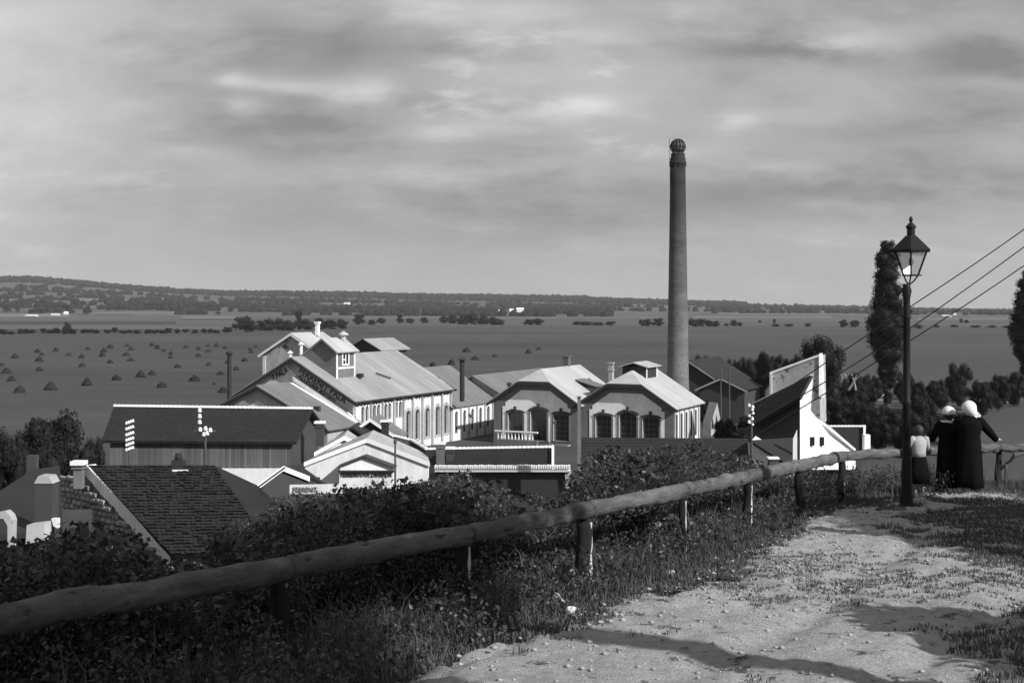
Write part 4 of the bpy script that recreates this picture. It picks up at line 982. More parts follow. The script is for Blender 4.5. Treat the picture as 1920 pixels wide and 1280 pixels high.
def crown_mesh(name, m, seed, nclump, rx, rz, zc, n, size, core=True, shape=None, cr=(.28, .45)):
    g = np.random.default_rng(seed); C, Rr = [], []
    for i in range(nclump):
        d = g.normal(size=3); d /= np.linalg.norm(d); q = g.random() ** .4
        C.append((d[0] * rx * .72 * q, d[1] * rx * .72 * q, zc + d[2] * rz * .74 * q)); Rr.append(g.uniform(*cr) * min(rx, rz))
    if shape: C, Rr = shape(g)
    parts = [leaf_cloud(C, Rr, n, size, .9, seed)]
    if core: parts.append(lump_core(C, Rr, .9, .7))
    v, f = join(*parts); return new_mesh(name, v, f, m)
def trunk_mesh(h, r0, limbs=4, seed=0, spread=.5):
    g = random.Random(seed); b = B(); b.tube([(0, 0, -.3), (.03 * h * g.uniform(-1, 1), .02 * h, h * .45), (.05 * h * g.uniform(-1, 1), 0, h)], [r0, r0 * .72, r0 * .35], 8)
    for i in range(limbs):
        th = i * 6.283 / limbs + g.random(); z = h * g.uniform(.66, .9); l = spread * h * g.uniform(.6, 1)
        b.tube([(0, 0, z), (math.cos(th) * l * .5, math.sin(th) * l * .5, z + l * .35), (math.cos(th) * l, math.sin(th) * l, z + l * .8)], [r0 * .4, r0 * .25, r0 * .08], 6)
    return new_mesh('trunk', b.v, b.f, MT['bark'])
def tree(name, label, p, crown, trunk, s=1.0, rz=0.0, group=None, cat='tree', sz=None):
    r = root(name, label, cat, p, rz, group); r.scale = (s, s, sz or s)
    link('crown', crown, r); link('trunk', trunk, r); return r

# unit trees (height ~ 1)
UC = [crown_mesh('crown', MT['leaff'], 50 + i, 22, .5, .5, .5, 700, .085, cr=(.3, .5)) for i in range(4)]
UT = trunk_mesh(.55, .05, 4, 3, .4)
ORD = ['first', 'second', 'third', 'fourth', 'fifth', 'sixth', 'seventh', 'eighth', 'ninth', 'tenth', 'eleventh', 'twelfth', 'thirteenth', 'fourteenth', 'fifteenth', 'sixteenth', 'seventeenth', 'eighteenth', 'nineteenth', 'twentieth', 'twenty first', 'twenty second', 'twenty third', 'twenty fourth', 'twenty fifth', 'twenty sixth', 'twenty seventh', 'twenty eighth', 'twenty ninth', 'thirtieth', 'thirty first', 'thirty second', 'thirty third', 'thirty fourth', 'thirty fifth']
def tree_row(items, label, group):
    """items (px, base py, height px, width px) sorted from left"""
    for i, (px, py, hp, wp) in enumerate(sorted(items)):
        p = ground_hit(px, py); s = p.y / F; h = hp * s; w = wp * s
        r = root('hedge_tree', label % ORD[i], 'tree', (p.x, p.y, p.z - .16 * h), random.uniform(0, 6.28), group); r.scale = (w * 1.25, w * 1.25, h * 1.16)
        link('crown', UC[random.randrange(4)], r); link('trunk', UT, r)
g_ = random.Random(5)
rowA = [(x + g_.uniform(-4, 4), 626 - x * .006 + g_.uniform(-1, 1), g_.uniform(7, 12), g_.uniform(11, 19)) for x in range(4, 440, 15)] + [(126, 624, 23, 15)]
tree_row(sorted(rowA)[:30], 'dark hedgerow tree, %s from the left along the far edge of the hayfield', 'hedgerow trees behind the hayfield')
rowB = [(455, 618, 27, 34), (470, 622, 24, 30), (492, 619, 20, 26), (505, 620, 26, 30), (525, 619, 25, 30), (542, 620, 22, 26), (560, 618, 40, 14), (575, 618, 22, 28), (598, 617, 24, 30), (620, 617, 20, 28), (640, 616, 20, 26), (673, 608, 21, 24), (697, 609, 10, 18), (715, 606, 12, 18), (750, 606, 20, 12), (768, 606, 11, 16), (795, 606, 13, 14)]
tree_row(rowB, 'dense dark tree, %s from the left in the thicket behind the lettered building', 'thicket behind the factory')
rowC = [(832, 605, 15, 18), (848, 606, 19, 24), (868, 608, 22, 26), (885, 608, 21, 26), (905, 608, 18, 26), (925, 609, 17, 24), (938, 609, 12, 16), (993, 609, 12, 20), (1008, 609, 14, 26), (1082, 609, 8, 22), (1100, 610, 8, 22), (1120, 610, 7, 24), (1145, 610, 9, 18), (1206, 611, 14, 14), (1215, 611, 15, 16), (1234, 611, 16, 22), (1300, 612, 17, 22), (1315, 612, 16, 20), (1331, 612, 14, 20), (1343, 612, 12, 14), (1362, 611, 6, 10), (1376, 611, 12, 16), (1387, 611, 8, 10)]
tree_row(rowC, 'round dark tree, %s from the left in the row beyond the plain meadow', 'trees beyond the meadow by the chimney')
rowD = [(1425, 605, 5, 8), (1455, 612, 6, 16), (1480, 612, 6, 18), (1452, 606, 10, 6), (1515, 612, 7, 12), (1582, 613, 16, 18), (1603, 613, 15, 18), (1631, 612, 14, 14), (1722, 616, 9, 18), (1756, 614, 6, 10), (1802, 605, 9, 8), (1812, 606, 8, 8), (1790, 613, 5, 18), (1830, 614, 5, 20), (1860, 614, 5, 20), (1890, 615, 5, 24)]
tree_row(rowD, 'small far tree, %s from the left on the plain beyond the poplars', 'far trees beyond the poplars')
rowE = [(12, 585, 16, 14), (33, 585, 22, 9), (60, 587, 10, 18), (74, 588, 10, 18), (98, 583, 15, 12), (109, 583, 16, 9), (127, 589, 22, 10), (164, 589, 22, 10), (185, 580, 9, 9), (204, 583, 15, 9), (223, 582, 14, 10)] + [(240 + i * 12, 580 + i * .1, g_.uniform(11, 16), 17) for i in range(7)] + [(328, 574, 7, 12)] + [(342 + i * 11, 582, g_.uniform(11, 17), 16) for i in range(7)] + [(432, 584, 10, 12), (457, 584, 10, 10), (475, 584, 8, 8)]
tree_row(rowE, 'field tree, %s from the left below the wooded hillside', 'field trees below the wooded hillside')

# woods on the far hills: too many to count
def woods():
    bm = bmesh.new(); bmesh.ops.create_icosphere(bm, subdivisions=1, radius=1); vs = np.array([v.co[:] for v in bm.verts]); fs = np.array([[v.index for v in f.verts] for f in bm.faces]); bm.free()
    g = np.random.default_rng(3); Vs, Fs, o = [], [], 0
    pts = []
    for _ in range(15000):   # ridge wood
        px = g.uniform(-250, 1400); f = g.random() ** .5; Yv = 3500 + 1150 * f; pts.append((px, Yv, 1.0))
    for _ in range(2500):   # field-edge rows lower down the slope
        row = g.integers(0, 7); px = g.uniform(-200, 1150); Yv = 2150 + row * 170 + .12 * px * (row % 3 - 1) + g.normal() * 12
        if vnoise(np.array([px]), np.array([Yv]), .02, int(row))[0] > .45: pts.append((px, Yv, .85))
    for _ in range(4500):   # right hand horizon woods
        px = g.uniform(560, 2200); Yv = g.choice([2600, 3100, 3700, 4300, 5200]) + g.normal() * 60
        if vnoise(np.array([px]), np.array([Yv]), .012, 5)[0] > .42: pts.append((px, Yv, .75))
    A = np.array(pts); X = (A[:, 0] - CX) * A[:, 1] / F; Zt = terrain(X, A[:, 1])
    for (px, Yv, k), X_, z in zip(pts, X, Zt):
        r_ = g.uniform(4.5, 9.5) * k; jit = 1 + .6 * (g.random(len(vs)) - .5)
        Vs.append(vs * jit[:, None] * np.array([r_ * 1.2, r_, r_ * g.uniform(.8, 1.3)]) + np.array([X_, Yv, z + r_ * .5])); Fs.append(fs + o); o += len(vs)
    link('woods', new_mesh('woods', np.concatenate(Vs), np.concatenate(Fs), MT['leaff']), kind='stuff')
woods()

# far white houses
def far_house(px, py, wp, hp, label, roof='felt'):
    p = ground_hit(px, py); s = p.y / F; w = wp * s; h = hp * s; r = root('far_house', label, 'house', p, random.uniform(-.4, .3))
    b = B(); b.add([(-w / 2, -w * .3, -2), (w / 2, -w * .3, -2), (w / 2, w * .3, -2), (-w / 2, w * .3, -2), (-w / 2, -w * .3, h * .6), (w / 2, -w * .3, h * .6), (w / 2, w * .3, h * .6), (-w / 2, w * .3, h * .6), (-w / 2, 0, h), (w / 2, 0, h)], [(0, 1, 5, 4), (2, 3, 7, 6), (1, 2, 6, 9, 5), (3, 0, 4, 8, 7)]); b.build('wall', MT['white'], r)
    b = B(); b.slab([(-w * .54, 0, h * 1.04), (w * .54, 0, h * 1.04), (w * .54, -w * .36, h * .56), (-w * .54, -w * .36, h * .56)], w * .03); b.slab([(w * .54, 0, h * 1.04), (-w * .54, 0, h * 1.04), (-w * .54, w * .36, h * .56), (w * .54, w * .36, h * .56)], w * .03); b.build('roof', MT[roof], r)
far_house(651, 574, 11, 7, 'lone white farmhouse on the far slope above the lettered building', 'white')
far_house(938, 586, 7, 5, 'leftmost white house of the far hamlet left of the chimney', 'white'); far_house(948, 586, 6, 5, 'small white house, second from the left in the far hamlet')
far_house(959, 586, 8, 7, 'white house in the middle of the far hamlet left of the chimney', 'white'); far_house(975, 585, 13, 8, 'largest white house at the right end of the far hamlet', 'white')
far_house(1770, 593, 7, 3, 'leftmost far white house between the lamp and the right poplar', 'white'); far_house(1779, 594, 8, 4, 'middle far white house between the lamp and the right poplar', 'white'); far_house(1790, 592, 6, 5, 'rightmost far white house between the lamp and the right poplar', 'white')
far_house(124, 590, 8, 6, 'white far house under the trees at the left hillside', 'white'); far_house(104, 592, 14, 4, 'long low white far barn left of a small house at the left hillside', 'white'); far_house(60, 594, 20, 4, 'longest low white far building near the left picture edge', 'white')
far_house(795, 577, 12, 6, 'pale far house among trees above the annex', 'felt')

# haycocks
def hay_mesh(seed):
    g = np.random.default_rng(seed); n, k = 8, 14; V_ = []
    for i in range(n + 1):
        t = i / n; rad = (1 - t ** 1.8) * .5 * (1 + .1 * math.sin(t * 9 + seed))
        for j in range(k):
            th = 6.283 * j / k; q = rad * (1 + .3 * (g.random() - .5)); V_.append((q * math.cos(th), q * math.sin(th), t * .82 + .02 * g.random()))
    f = [(i * k + j, i * k + (j + 1) % k, (i + 1) * k + (j + 1) % k, (i + 1) * k + j) for i in range(n) for j in range(k)]
    tris = [(a, b_, c) for a, b_, c, d in f] + [(a, c, d) for a, b_, c, d in f]
    v2, f2 = leaf_cloud([(0, 0, .15), (0, 0, .35), (0, 0, .55)], [.42, .33, .2], 160, .13, 1, seed, .85)
    v, f = join((np.array(V_), np.array(tris)), (v2, f2)); return new_mesh('haycock', v, f, MT['hay'])
HM = [hay_mesh(i) for i in range(4)]
HAY = [(110, 705, 70), (285, 690, 65), (65, 640, 45), (38, 597, 50), (490, 665, 60), (655, 635, 55), (793, 618, 50), (855, 605, 45), (912, 675, 65), (1095, 640, 60), (1255, 705, 60), (222, 582, 45), (222, 530, 45), (212, 480, 35), (237, 497, 30), (85, 512, 40), (12, 555, 35), (315, 473, 35), (388, 497, 35), (460, 512, 35), (463, 560, 45), (493, 463, 32), (585, 478, 35), (575, 503, 35), (620, 455, 35), (620, 540, 38), (716, 447, 32), (710, 498, 40), (738, 467, 30), (735, 528, 38), (855, 445, 30), (885, 460, 32), (922, 474, 30), (962, 490, 28), (960, 512, 30), (1000, 565, 40), (1045, 455, 30), (1118, 465, 28), (1115, 502, 35), (1170, 447, 28), (1172, 477, 32), (1175, 552, 35), (1217, 447, 28), (1265, 458, 30), (1292, 500, 32), (1280, 540, 35), (1240, 605, 40), (1330, 580, 40), (1377, 530, 40), (1408, 465, 28), (1413, 482, 30), (1437, 452, 22), (1205, 660, 25)]
HAY = [(x / 3, 500 + y / 3, w / 3 * .95) for x, y, w in HAY]
HAYR = [(640 + x / 3, 520 + y / 3, w / 3) for x, y, w in ((705, 418, 42), (752, 460, 42), (862, 444, 32), (1052, 424, 38), (1110, 404, 30), (620, 490, 42), (515, 498, 42))]
rows = [('near', [h for h in HAY if h[1] >= 700]), ('second', [h for h in HAY if 675 <= h[1] < 700]), ('third', [h for h in HAY if 662 <= h[1] < 675]), ('farthest', [h for h in HAY if h[1] < 662])]
def put_hay(px, py, wp, label, group):
    p = ground_hit(px, py + 1); w = 1.08 * wp * p.y / F
    o = link('haycock', HM[random.randrange(4)]); o.location = p; o.scale = (w * random.uniform(.85, 1.15), w * random.uniform(.85, 1.1), w * random.uniform(.6, 1.0)); o.rotation_euler = (random.uniform(-.06, .06), random.uniform(-.06, .06), random.uniform(0, 6.28)); tag(o, label, 'haycock', group)
for nm, lst in rows:
    for i, h in enumerate(sorted(lst)): put_hay(*h, f'conical haycock, {ORD[i]} from the left in the {nm} row of the left hayfield', 'haycocks on the left hayfield')
for i, h in enumerate(sorted(HAYR)): put_hay(*h, f'conical haycock, {ORD[i]} from the left behind the annex roofs', 'haycocks behind the annex roofs')

# poplars
def poplar(px, ytop, ybase, Y, w, label, seed, bare=.2):
    base = P(px, ybase, Y); z0 = ZV; H = Z(ytop, Y) - z0; hw = w * Y / F / 2
    def shape(g):
        C, Rr = [], []
        for i in range(150):
            t = g.random(); z = H * (bare + (1 - bare) * t)
            prof = math.sin(min(1, (t + .06) * 1.5) * math.pi / 2) * (1 - max(0, t - .45) / .55 * .62)
            if t > .93: prof *= .7
            if t < .3: prof *= .72
            rad = hw * prof; th = g.uniform(0, 6.28); q = g.random() ** .5 * .7
            C.append((rad * q * math.cos(th), rad * q * math.sin(th), z)); Rr.append(rad * g.uniform(.42, .62) + .25)
        return C, Rr
    cm = crown_mesh('crown', MT['leafd'], seed, 1, 1, 1, 1, 52000, .24, True, shape)
    r = root('poplar', label, 'tree', (base.x, base.y, z0)); link('crown', cm, r)
    b = B(); b.tube([(0, 0, -.3), (.1, 0, H * .4), (0, 0, H * .93)], [.45, .3, .05], 8); b.build('trunk', MT['bark'], r)
poplar(1664, 455, 770, 186, 80, 'tall dark poplar just left of the street lamp', 11, .03)
poplar(1928, 508, 770, 196, 68, 'tall dark poplar cut by the right picture edge', 12, .12)
# round trees and bushes in the valley
VC = [crown_mesh('crown', MT['leafd'], 80 + i, 46, .52, .54, .5, 20000, .026, cr=(.2, .36)) for i in range(3)]
VT = trunk_mesh(.55, .045, 5, 9, .4)
def valley_tree(px, ytop, ybot, w, Y, label, name='broadleaf_tree', m=0, group=None):
    p = P(px, ybot, Y); h = (ybot - ytop) * Y / F; ww = w * Y / F; g = tz(p.x, p.y); zb = min(g, p.z) if p.z < g + 3 else p.z
    zb = g; h = Z(ytop, Y) - g
    r = root(name, label, 'tree' if h > 4 else 'shrub', (p.x, p.y, zb), random.uniform(0, 6), group); r.scale = (ww, ww, h)
    link('crown', VC[m % 3], r); link('trunk', VT, r)
valley_tree(1543, 612, 730, 98, 165, 'large round dark tree behind the slanting parapet wall', m=0)
valley_tree(95, 752, 880, 185, 74, 'large round tree left of the long barn', m=1)
valley_tree(20, 790, 880, 90, 70, 'dark tree at the left edge behind the outbuilding', m=2)
valley_tree(178, 800, 880, 60, 78, 'smaller tree close to the left barn end', m=0)
for i, (px, yt, w) in enumerate(((1316, 655, 44), (1342, 662, 40), (1372, 668, 36), (1400, 660, 46), (1428, 650, 50), (1456, 660, 44), (1480, 662, 44), (1502, 656, 48))):
    valley_tree(px, yt, 720, w, 196 + (i % 3) * 6, 'dark tree, %s from the left in the row behind the chimney foot' % ORD[i], m=i, group='row of trees behind the chimney foot')
for i, (px, yt, w) in enumerate(((1598, 690, 60), (1632, 698, 50), (1696, 690, 44), (1718, 708, 50), (1757, 708, 56), (1797, 671, 58), (1840, 706, 56), (1872, 698, 50), (1902, 690, 50), (1580, 702, 60))):
    valley_tree(px, yt, 745, w, 175 + (i % 3) * 9, 'dark tree, %s from the left in the belt behind the walkers' % ORD[sorted([1598, 1632, 1696, 1718, 1757, 1797, 1840, 1872, 1902, 1580]).index(px)], m=i + 1, group='belt of trees behind the walkers')
for i, (px, yt, w) in enumerate(((1568, 735, 80), (1620, 742, 80), (1660, 755, 80), (1590, 770, 90), (1650, 785, 90), (1700, 760, 80), (1745, 770, 70), (1790, 765, 80), (1735, 735, 50), (1400, 775, 40), (1385, 800, 60), (1360, 780, 50))):
    valley_tree(px, yt, 830, w, (150, 138, 128)[i % 3], 'dark bushy tree, %s of the clumps on the low ground at right' % ORD[i], m=i, group='bushy trees on the low ground at right')
valley_tree(1322, 745, 800, 30, 158, 'narrow dark tree between the right hall and the sheds', m=1)
# small sheds and stalls among them
def tiny(px, py, w, h, Y, label, name='shed', roofm='white', wallm='darkw'):
    Y = F * -ZV / (py - HY); p = P(px, py, Y); s = Y / F; ww, hh = w * s, h * s; g = ZV; z0 = p.z
    r = root(name, label, name.replace('_', ' '), (p.x, p.y, g))
    b = B(); b.box((-ww * .45, 0, 0), (ww * .45, ww * .5, z0 - g + hh * .7)); b.build('wall', MT[wallm], r)
    b = B(); b.slab([(-ww / 2, -.3, z0 - g + hh * .7), (ww / 2, -.3, z0 - g + hh * .7), (ww / 2, ww * .5 + .3, z0 - g + hh), (-ww / 2, ww * .5 + .3, z0 - g + hh)], .1); b.build('roof', MT[roofm], r)
tiny(1863, 765, 52, 18, 112, 'shed with a pale flat roof behind the taller walker', roofm='plaster')
tiny(1855, 770, 6, 18, 111.5, 'white post shaped kiosk under the pale flat roof', 'kiosk', wallm='white')
tiny(1747, 766, 14, 8, 110, 'tiny white roofed shed right of the lamp post', roofm='white')
tiny(1655, 750, 20, 9, 126, 'tiny pale hut at the foot of the left poplar', 'hut', 'plaster', 'stain')
tiny(1782, 737, 16, 16, 146, 'small stained hut in the tree belt above the shorter walker', 'hut', 'plaster', 'stain')
tiny(1746, 744, 6, 9, 118, 'tiny pale hut nearest the lamp post', 'hut', 'plaster', 'stain')
tiny(1621, 730, 28, 4, 138, 'low pale roofed shelter behind the felled trunks', 'shelter', 'plaster')
tiny(1398, 757, 34, 10, 126, 'low pale roofed shed behind the insulator pole', roofm='plaster', wallm='stain')
tiny(1412, 748, 24, 8, 130, 'small pale roofed shed further back behind the insulator pole', roofm='white', wallm='darkw')
# bare forked trunks
for i, (a, c) in enumerate((((1591, 731), (1607, 700)), ((1604, 731), (1596, 700)), ((1575, 722), (1578, 702)), ((1589, 715), (1583, 700)))):
    p, q = P(*a, 141), P(*c, 140); r = root('bare_trunk', ('pale bare trunk leaning right beside the shelter', 'pale bare trunk leaning left beside the shelter', 'short upright bare trunk further left', 'thin bare trunk between the others')[i], 'tree trunk', p)
    b = B(); b.tube([p, p.lerp(q, .5) + Vector((.1, 0, 0)), q], [.13, .1, .05], 6); b.tube([p.lerp(q, .5), p.lerp(q, .9) + Vector((.5, 0, 0))], [.07, .03], 5); b.build('trunk', MT['stain'], r, r)

# --- hillside shrubs between the fence and the roofs (a mass nobody could count) and single bushes
TOP = np.array([(-100, 1045), (0, 1050), (60, 1035), (110, 1015), (160, 1002), (215, 1012), (255, 1045), (295, 1080), (330, 1082), (375, 1078), (420, 1030), (470, 970), (500, 935), (540, 935), (600, 928), (660, 915), (740, 912), (790, 905), (830, 880), (860, 885), (900, 915), (960, 925), (1030, 940), (1075, 935), (1090, 905), (1130, 850), (1200, 845), (1280, 838), (1340, 850), (1400, 860), (1440, 880), (1500, 885), (1560, 905), (1640, 925), (1760, 925), (1900, 925), (2100, 925)], float)
def clump_mesh(seed):
    g = np.random.default_rng(seed); C = g.normal(size=(7, 3)) * .38; Rr = g.uniform(.38, .62, 7)
    a = leaf_cloud(C, Rr, (2100, 1150, 560)[seed % 3], (.075, .105, .16)[seed % 3], .95, seed, .4)
    b = B()
    for i in range(9):
        d = Vector(g.normal(size=3)); d.z = abs(d.z) + .3; d.normalize(); b.tube([(0, 0, -.6), d * .55, d * g.uniform(1.0, 1.6)], [.02, .012, .004], 3)
    v2 = np.array([tuple(q) for q in b.v]); t = []
    for f in b.f:
        for k in range(1, len(f) - 1): t.append((f[0], f[k], f[k + 1]))
    v, f = join(a, (v2, np.array(t))); return new_mesh('leafy_clump', v, f, MT['leaf'])
CLUMPS = []
for i, (x, y) in enumerate(((-.9, 11.6), (1.3, 15.0), (3.0, 18.4))):
    o = link('bramble_clump', clump_mesh(60 + i)); o.location = (x, y, tz(x, y) + .2); o.scale = (.45, .45, .45)
    tag(o, ('leafy bramble clump just beyond the rail by the second post', 'leafy bramble clump just beyond the rail between the third and fourth posts', 'leafy bramble clump just beyond the rail by the sixth post')[i], 'shrub'); CLUMPS.append(o)
def scatter(name, C, Rr, sources):
    me = bpy.data.meshes.new(name); n = len(C); me.vertices.add(n); me.vertices.foreach_set('co', np.asarray(C, np.float32).ravel())
    a = me.attributes.new('size', 'FLOAT', 'POINT'); a.data.foreach_set('value', np.asarray(Rr, np.float32)); me.update()
    o = link(name, me, kind='stuff'); nt = bpy.data.node_groups.new(name, 'GeometryNodeTree')
    nt.interface.new_socket(name='Geometry', in_out='INPUT', socket_type='NodeSocketGeometry'); nt.interface.new_socket(name='Geometry', in_out='OUTPUT', socket_type='NodeSocketGeometry')
    gi, go, jn = nt.nodes.new('NodeGroupInput'), nt.nodes.new('NodeGroupOutput'), nt.nodes.new('GeometryNodeJoinGeometry')
    idx = nt.nodes.new('GeometryNodeInputIndex'); at = nt.nodes.new('GeometryNodeInputNamedAttribute'); at.data_type = 'FLOAT'; at.inputs[0].default_value = 'size'
    rv = nt.nodes.new('FunctionNodeRandomValue'); rv.data_type = 'FLOAT_VECTOR'; rv.inputs[0].default_value = (-.5, -.5, 0); rv.inputs[1].default_value = (.5, .5, 6.28)
    rr = next(k for k in at.outputs if k.enabled and k.name == 'Attribute')
    for i, src in enumerate(sources):
        oi = nt.nodes.new('GeometryNodeObjectInfo'); oi.inputs['Object'].default_value = src; oi.transform_space = 'ORIGINAL'
        ip = nt.nodes.new('GeometryNodeInstanceOnPoints'); md = nt.nodes.new('ShaderNodeMath'); md.operation = 'FLOORED_MODULO'; md.inputs[1].default_value = len(sources)
        cmp_ = nt.nodes.new('ShaderNodeMath'); cmp_.operation = 'COMPARE'; cmp_.inputs[1].default_value = i; cmp_.inputs[2].default_value = .1
        L = nt.links.new; L(idx.outputs[0], md.inputs[0]); L(md.outputs[0], cmp_.inputs[0]); L(cmp_.outputs[0], ip.inputs['Selection'])
        L(gi.outputs[0], ip.inputs['Points']); L(oi.outputs['Geometry'], ip.inputs['Instance']); L(rr, ip.inputs['Scale']); L(rv.outputs[0], ip.inputs['Rotation']); L(ip.outputs[0], jn.inputs[0])
    nt.links.new(jn.outputs[0], go.inputs[0]); md = o.modifiers.new('scatter', 'NODES'); md.node_group = nt; return o
def shrub_mass():
    g = np.random.default_rng(21); C, Rr, S = [], [], []
    for _ in range(6500):
        s = g.uniform(1.0, 52) if g.random() < .7 else g.uniform(.9, 10)
        px = g.uniform(-140, 2020)
        ys = np.linspace(5, 74, 240); xs = (px - CX) * ys / F; d = fence_dist(xs, ys); i = int(np.argmax(d > s))
        if d[i] <= s: continue
        Yv = ys[i] + g.uniform(-.15, .15); X = (px - CX) * Yv / F; z = tz(X, Yv)
        lum = vnoise(np.array([px]), np.array([s * 40.]), .012, 31)[0]
        topz = (HY - np.interp(px, TOP[:, 0], TOP[:, 1]) - 70 * lum * g.random()) * Yv / F
        hmax = .7 + 1.0 * g.random() + s * .125 + (1.2 if (1080 < px < 1480) else 0)
        r_ = g.uniform(.22, .5) * (1 + s / 30)
        zt = min(topz - r_ * .75, z + hmax) - r_ * .75
        if zt < z - .3: continue
        k = 0
        while zt > z - .3 and k < 6:
            C.append((X + g.normal() * .2 * r_, Yv + g.normal() * .2 * r_, zt)); Rr.append(r_ * g.uniform(.8, 1.15)); S.append(s); zt -= r_ * 1.2; k += 1
    C = np.array(C); Rr = np.array(Rr); S = np.array(S); parts = []
    scatter('undergrowth', C, Rr, CLUMPS)
shrub_mass()

# meadow grass on the verge, slope crest and in patches on the path
def blades(n, X, Y, Z0, h, lean, wd, g):
    th = g.uniform(0, 6.283, n); dx, dy = np.cos(th), np.sin(th); ln = h * lean * g.uniform(.2, 1.3, n); a2 = g.uniform(0, 6.283, n); lx, ly = np.cos(a2) * ln, np.sin(a2) * ln
    w = wd * g.uniform(.6, 1.4, n)
    b0 = np.stack([X - dx * w, Y - dy * w, Z0 - .02], -1); b1 = np.stack([X + dx * w, Y + dy * w, Z0 - .02], -1)
    m0 = np.stack([X + lx * .35 - dx * w * .7, Y + ly * .35 - dy * w * .7, Z0 + h * .6], -1); m1 = np.stack([X + lx * .35 + dx * w * .7, Y + ly * .35 + dy * w * .7, Z0 + h * .6], -1)
    t = np.stack([X + lx, Y + ly, Z0 + h * (1 - .25 * lean)], -1)
    V_ = np.stack([b0, b1, m1, m0, t], 1).reshape(-1, 3); o = np.arange(n)[:, None] * 5
    return V_, np.concatenate([o + np.array([0, 1, 2]), o + np.array([0, 2, 3]), o + np.array([3, 2, 4])])
def grass():
    g = np.random.default_rng(31); out = []
    n = 420000; X = g.uniform(-5, 12, n); Y = 3 + 25 * g.random(n) ** 1.1
    pd = path_depth(X, Y) + .55 * (vnoise(X, Y, 1.6, 8) - .5) + .35 * (vnoise(X, Y, 5.1, 9) - .5); fd = fence_dist(X, Y)
    vis = np.abs(X) < .46 * Y + .8
    verge = (pd < .06) & (fd < 7) & vis
    dens = vnoise(X, Y, 1.1, 12) * .6 + vnoise(X, Y, 4.0, 13) * .4
    keep = verge & (g.random(n) < np.clip(.55 + dens, 0, 1))
    x, y, d = X[keep], Y[keep], dens[keep]; e = np.clip(-pd[keep] / .8, .22, 1)
    h = ((.10 + .34 * d * g.uniform(.5, 1.2, len(x))) * e + .03) * np.where((x > 5) & (y > 19), .5, 1)
    out.append(blades(len(x), x, y, terrain(x, y) + .02, h, .7, .0045, g))
    # short worn tufts on the path
    n = 330000; X = g.uniform(0, 12, n); Y = 5 + 17 * g.random(n)
    pd = path_depth(X, Y); m = .34 * vnoise(X * 1.0, Y * 1.9, 1.0, 15) + .36 * vnoise(X, Y * 1.5, 4.3, 16) + .30 * vnoise(X, Y * 1.4, 11.0, 17) + .04
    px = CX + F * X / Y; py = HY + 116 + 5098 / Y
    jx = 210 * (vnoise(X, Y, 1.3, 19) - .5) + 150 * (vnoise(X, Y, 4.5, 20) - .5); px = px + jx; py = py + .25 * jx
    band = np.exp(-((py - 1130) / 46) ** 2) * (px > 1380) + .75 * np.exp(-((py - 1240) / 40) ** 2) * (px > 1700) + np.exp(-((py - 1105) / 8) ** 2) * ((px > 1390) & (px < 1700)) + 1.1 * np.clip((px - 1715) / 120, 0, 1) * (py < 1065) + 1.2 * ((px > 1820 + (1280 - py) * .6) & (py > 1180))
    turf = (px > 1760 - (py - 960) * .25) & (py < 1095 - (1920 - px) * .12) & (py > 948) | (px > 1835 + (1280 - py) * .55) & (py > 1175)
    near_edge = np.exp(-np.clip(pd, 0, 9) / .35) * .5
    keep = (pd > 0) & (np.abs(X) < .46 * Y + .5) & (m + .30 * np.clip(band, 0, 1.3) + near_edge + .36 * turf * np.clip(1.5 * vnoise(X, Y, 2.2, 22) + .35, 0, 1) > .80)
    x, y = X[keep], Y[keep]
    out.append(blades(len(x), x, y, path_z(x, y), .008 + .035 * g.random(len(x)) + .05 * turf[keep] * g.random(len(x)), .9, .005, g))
    n = 11000; X = g.uniform(-6, 9, n); Y = 4 + 22 * g.random(n); pd = path_depth(X, Y); fd = fence_dist(X, Y); k = (pd < -.25) & (fd < 7); X, Y = X[k], Y[k]
    out.append(blades(len(X), X, Y, terrain(X, Y), g.uniform(.3, .8, len(X)) * (1 + .12 * np.clip(fence_dist(X, Y), 0, 7)), .45, .004, g))
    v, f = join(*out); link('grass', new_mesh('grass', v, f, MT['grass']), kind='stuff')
    # broad leaved weeds on the verge
    n = 3600; X = g.uniform(-4, 8, n); Y = g.uniform(5, 24, n); pd = path_depth(X, Y); fd = fence_dist(X, Y); k = (pd < -.12) & (fd < 5)
    X, Y = X[k], Y[k]; C = np.stack([X, Y, terrain(X, Y) + g.uniform(.1, .42, len(X))], -1)
    v, f = leaf_cloud(C, g.uniform(.08, .24, len(X)), 70000, .042, .9, 9, .2)
    link('weeds', new_mesh('weeds', v, f, MT['leaf']), kind='stuff')
grass()
def gravel():
    g = np.random.default_rng(41); n = 26000; X = g.uniform(-1.5, 11, n); Y = 5 + 16 * g.random(n) ** 1.2; pd = path_depth(X, Y)
    k = (pd > .12) & (np.abs(X) < .46 * Y + .5); X, Y, pd = X[k], Y[k], pd[k]; keep = g.random(len(X)) < .35 + .65 * np.exp(-np.abs(pd) / .6); X, Y = X[keep], Y[keep]
    n = len(X); s = .005 + .018 * g.random(n) ** 4; base = np.array([(1, 0, 0), (-1, 0, 0), (0, 1, 0), (0, -1, 0), (0, 0, 1), (0, 0, -1)], float)
    fs = np.array([(0, 2, 4), (2, 1, 4), (1, 3, 4), (3, 0, 4), (2, 0, 5), (1, 2, 5), (3, 1, 5), (0, 3, 5)])
    V_ = (base[None] * (1 + .5 * g.random((n, 6, 1))) * s[:, None, None] * np.array([1.2, 1, .7])) + np.stack([X, Y, path_z(X, Y) + s * .3], -1)[:, None]
    F_ = (fs[None] + np.arange(n)[:, None, None] * 6).reshape(-1, 3); link('gravel', new_mesh('gravel', V_.reshape(-1, 3), F_, MT['pebble']), kind='stuff')
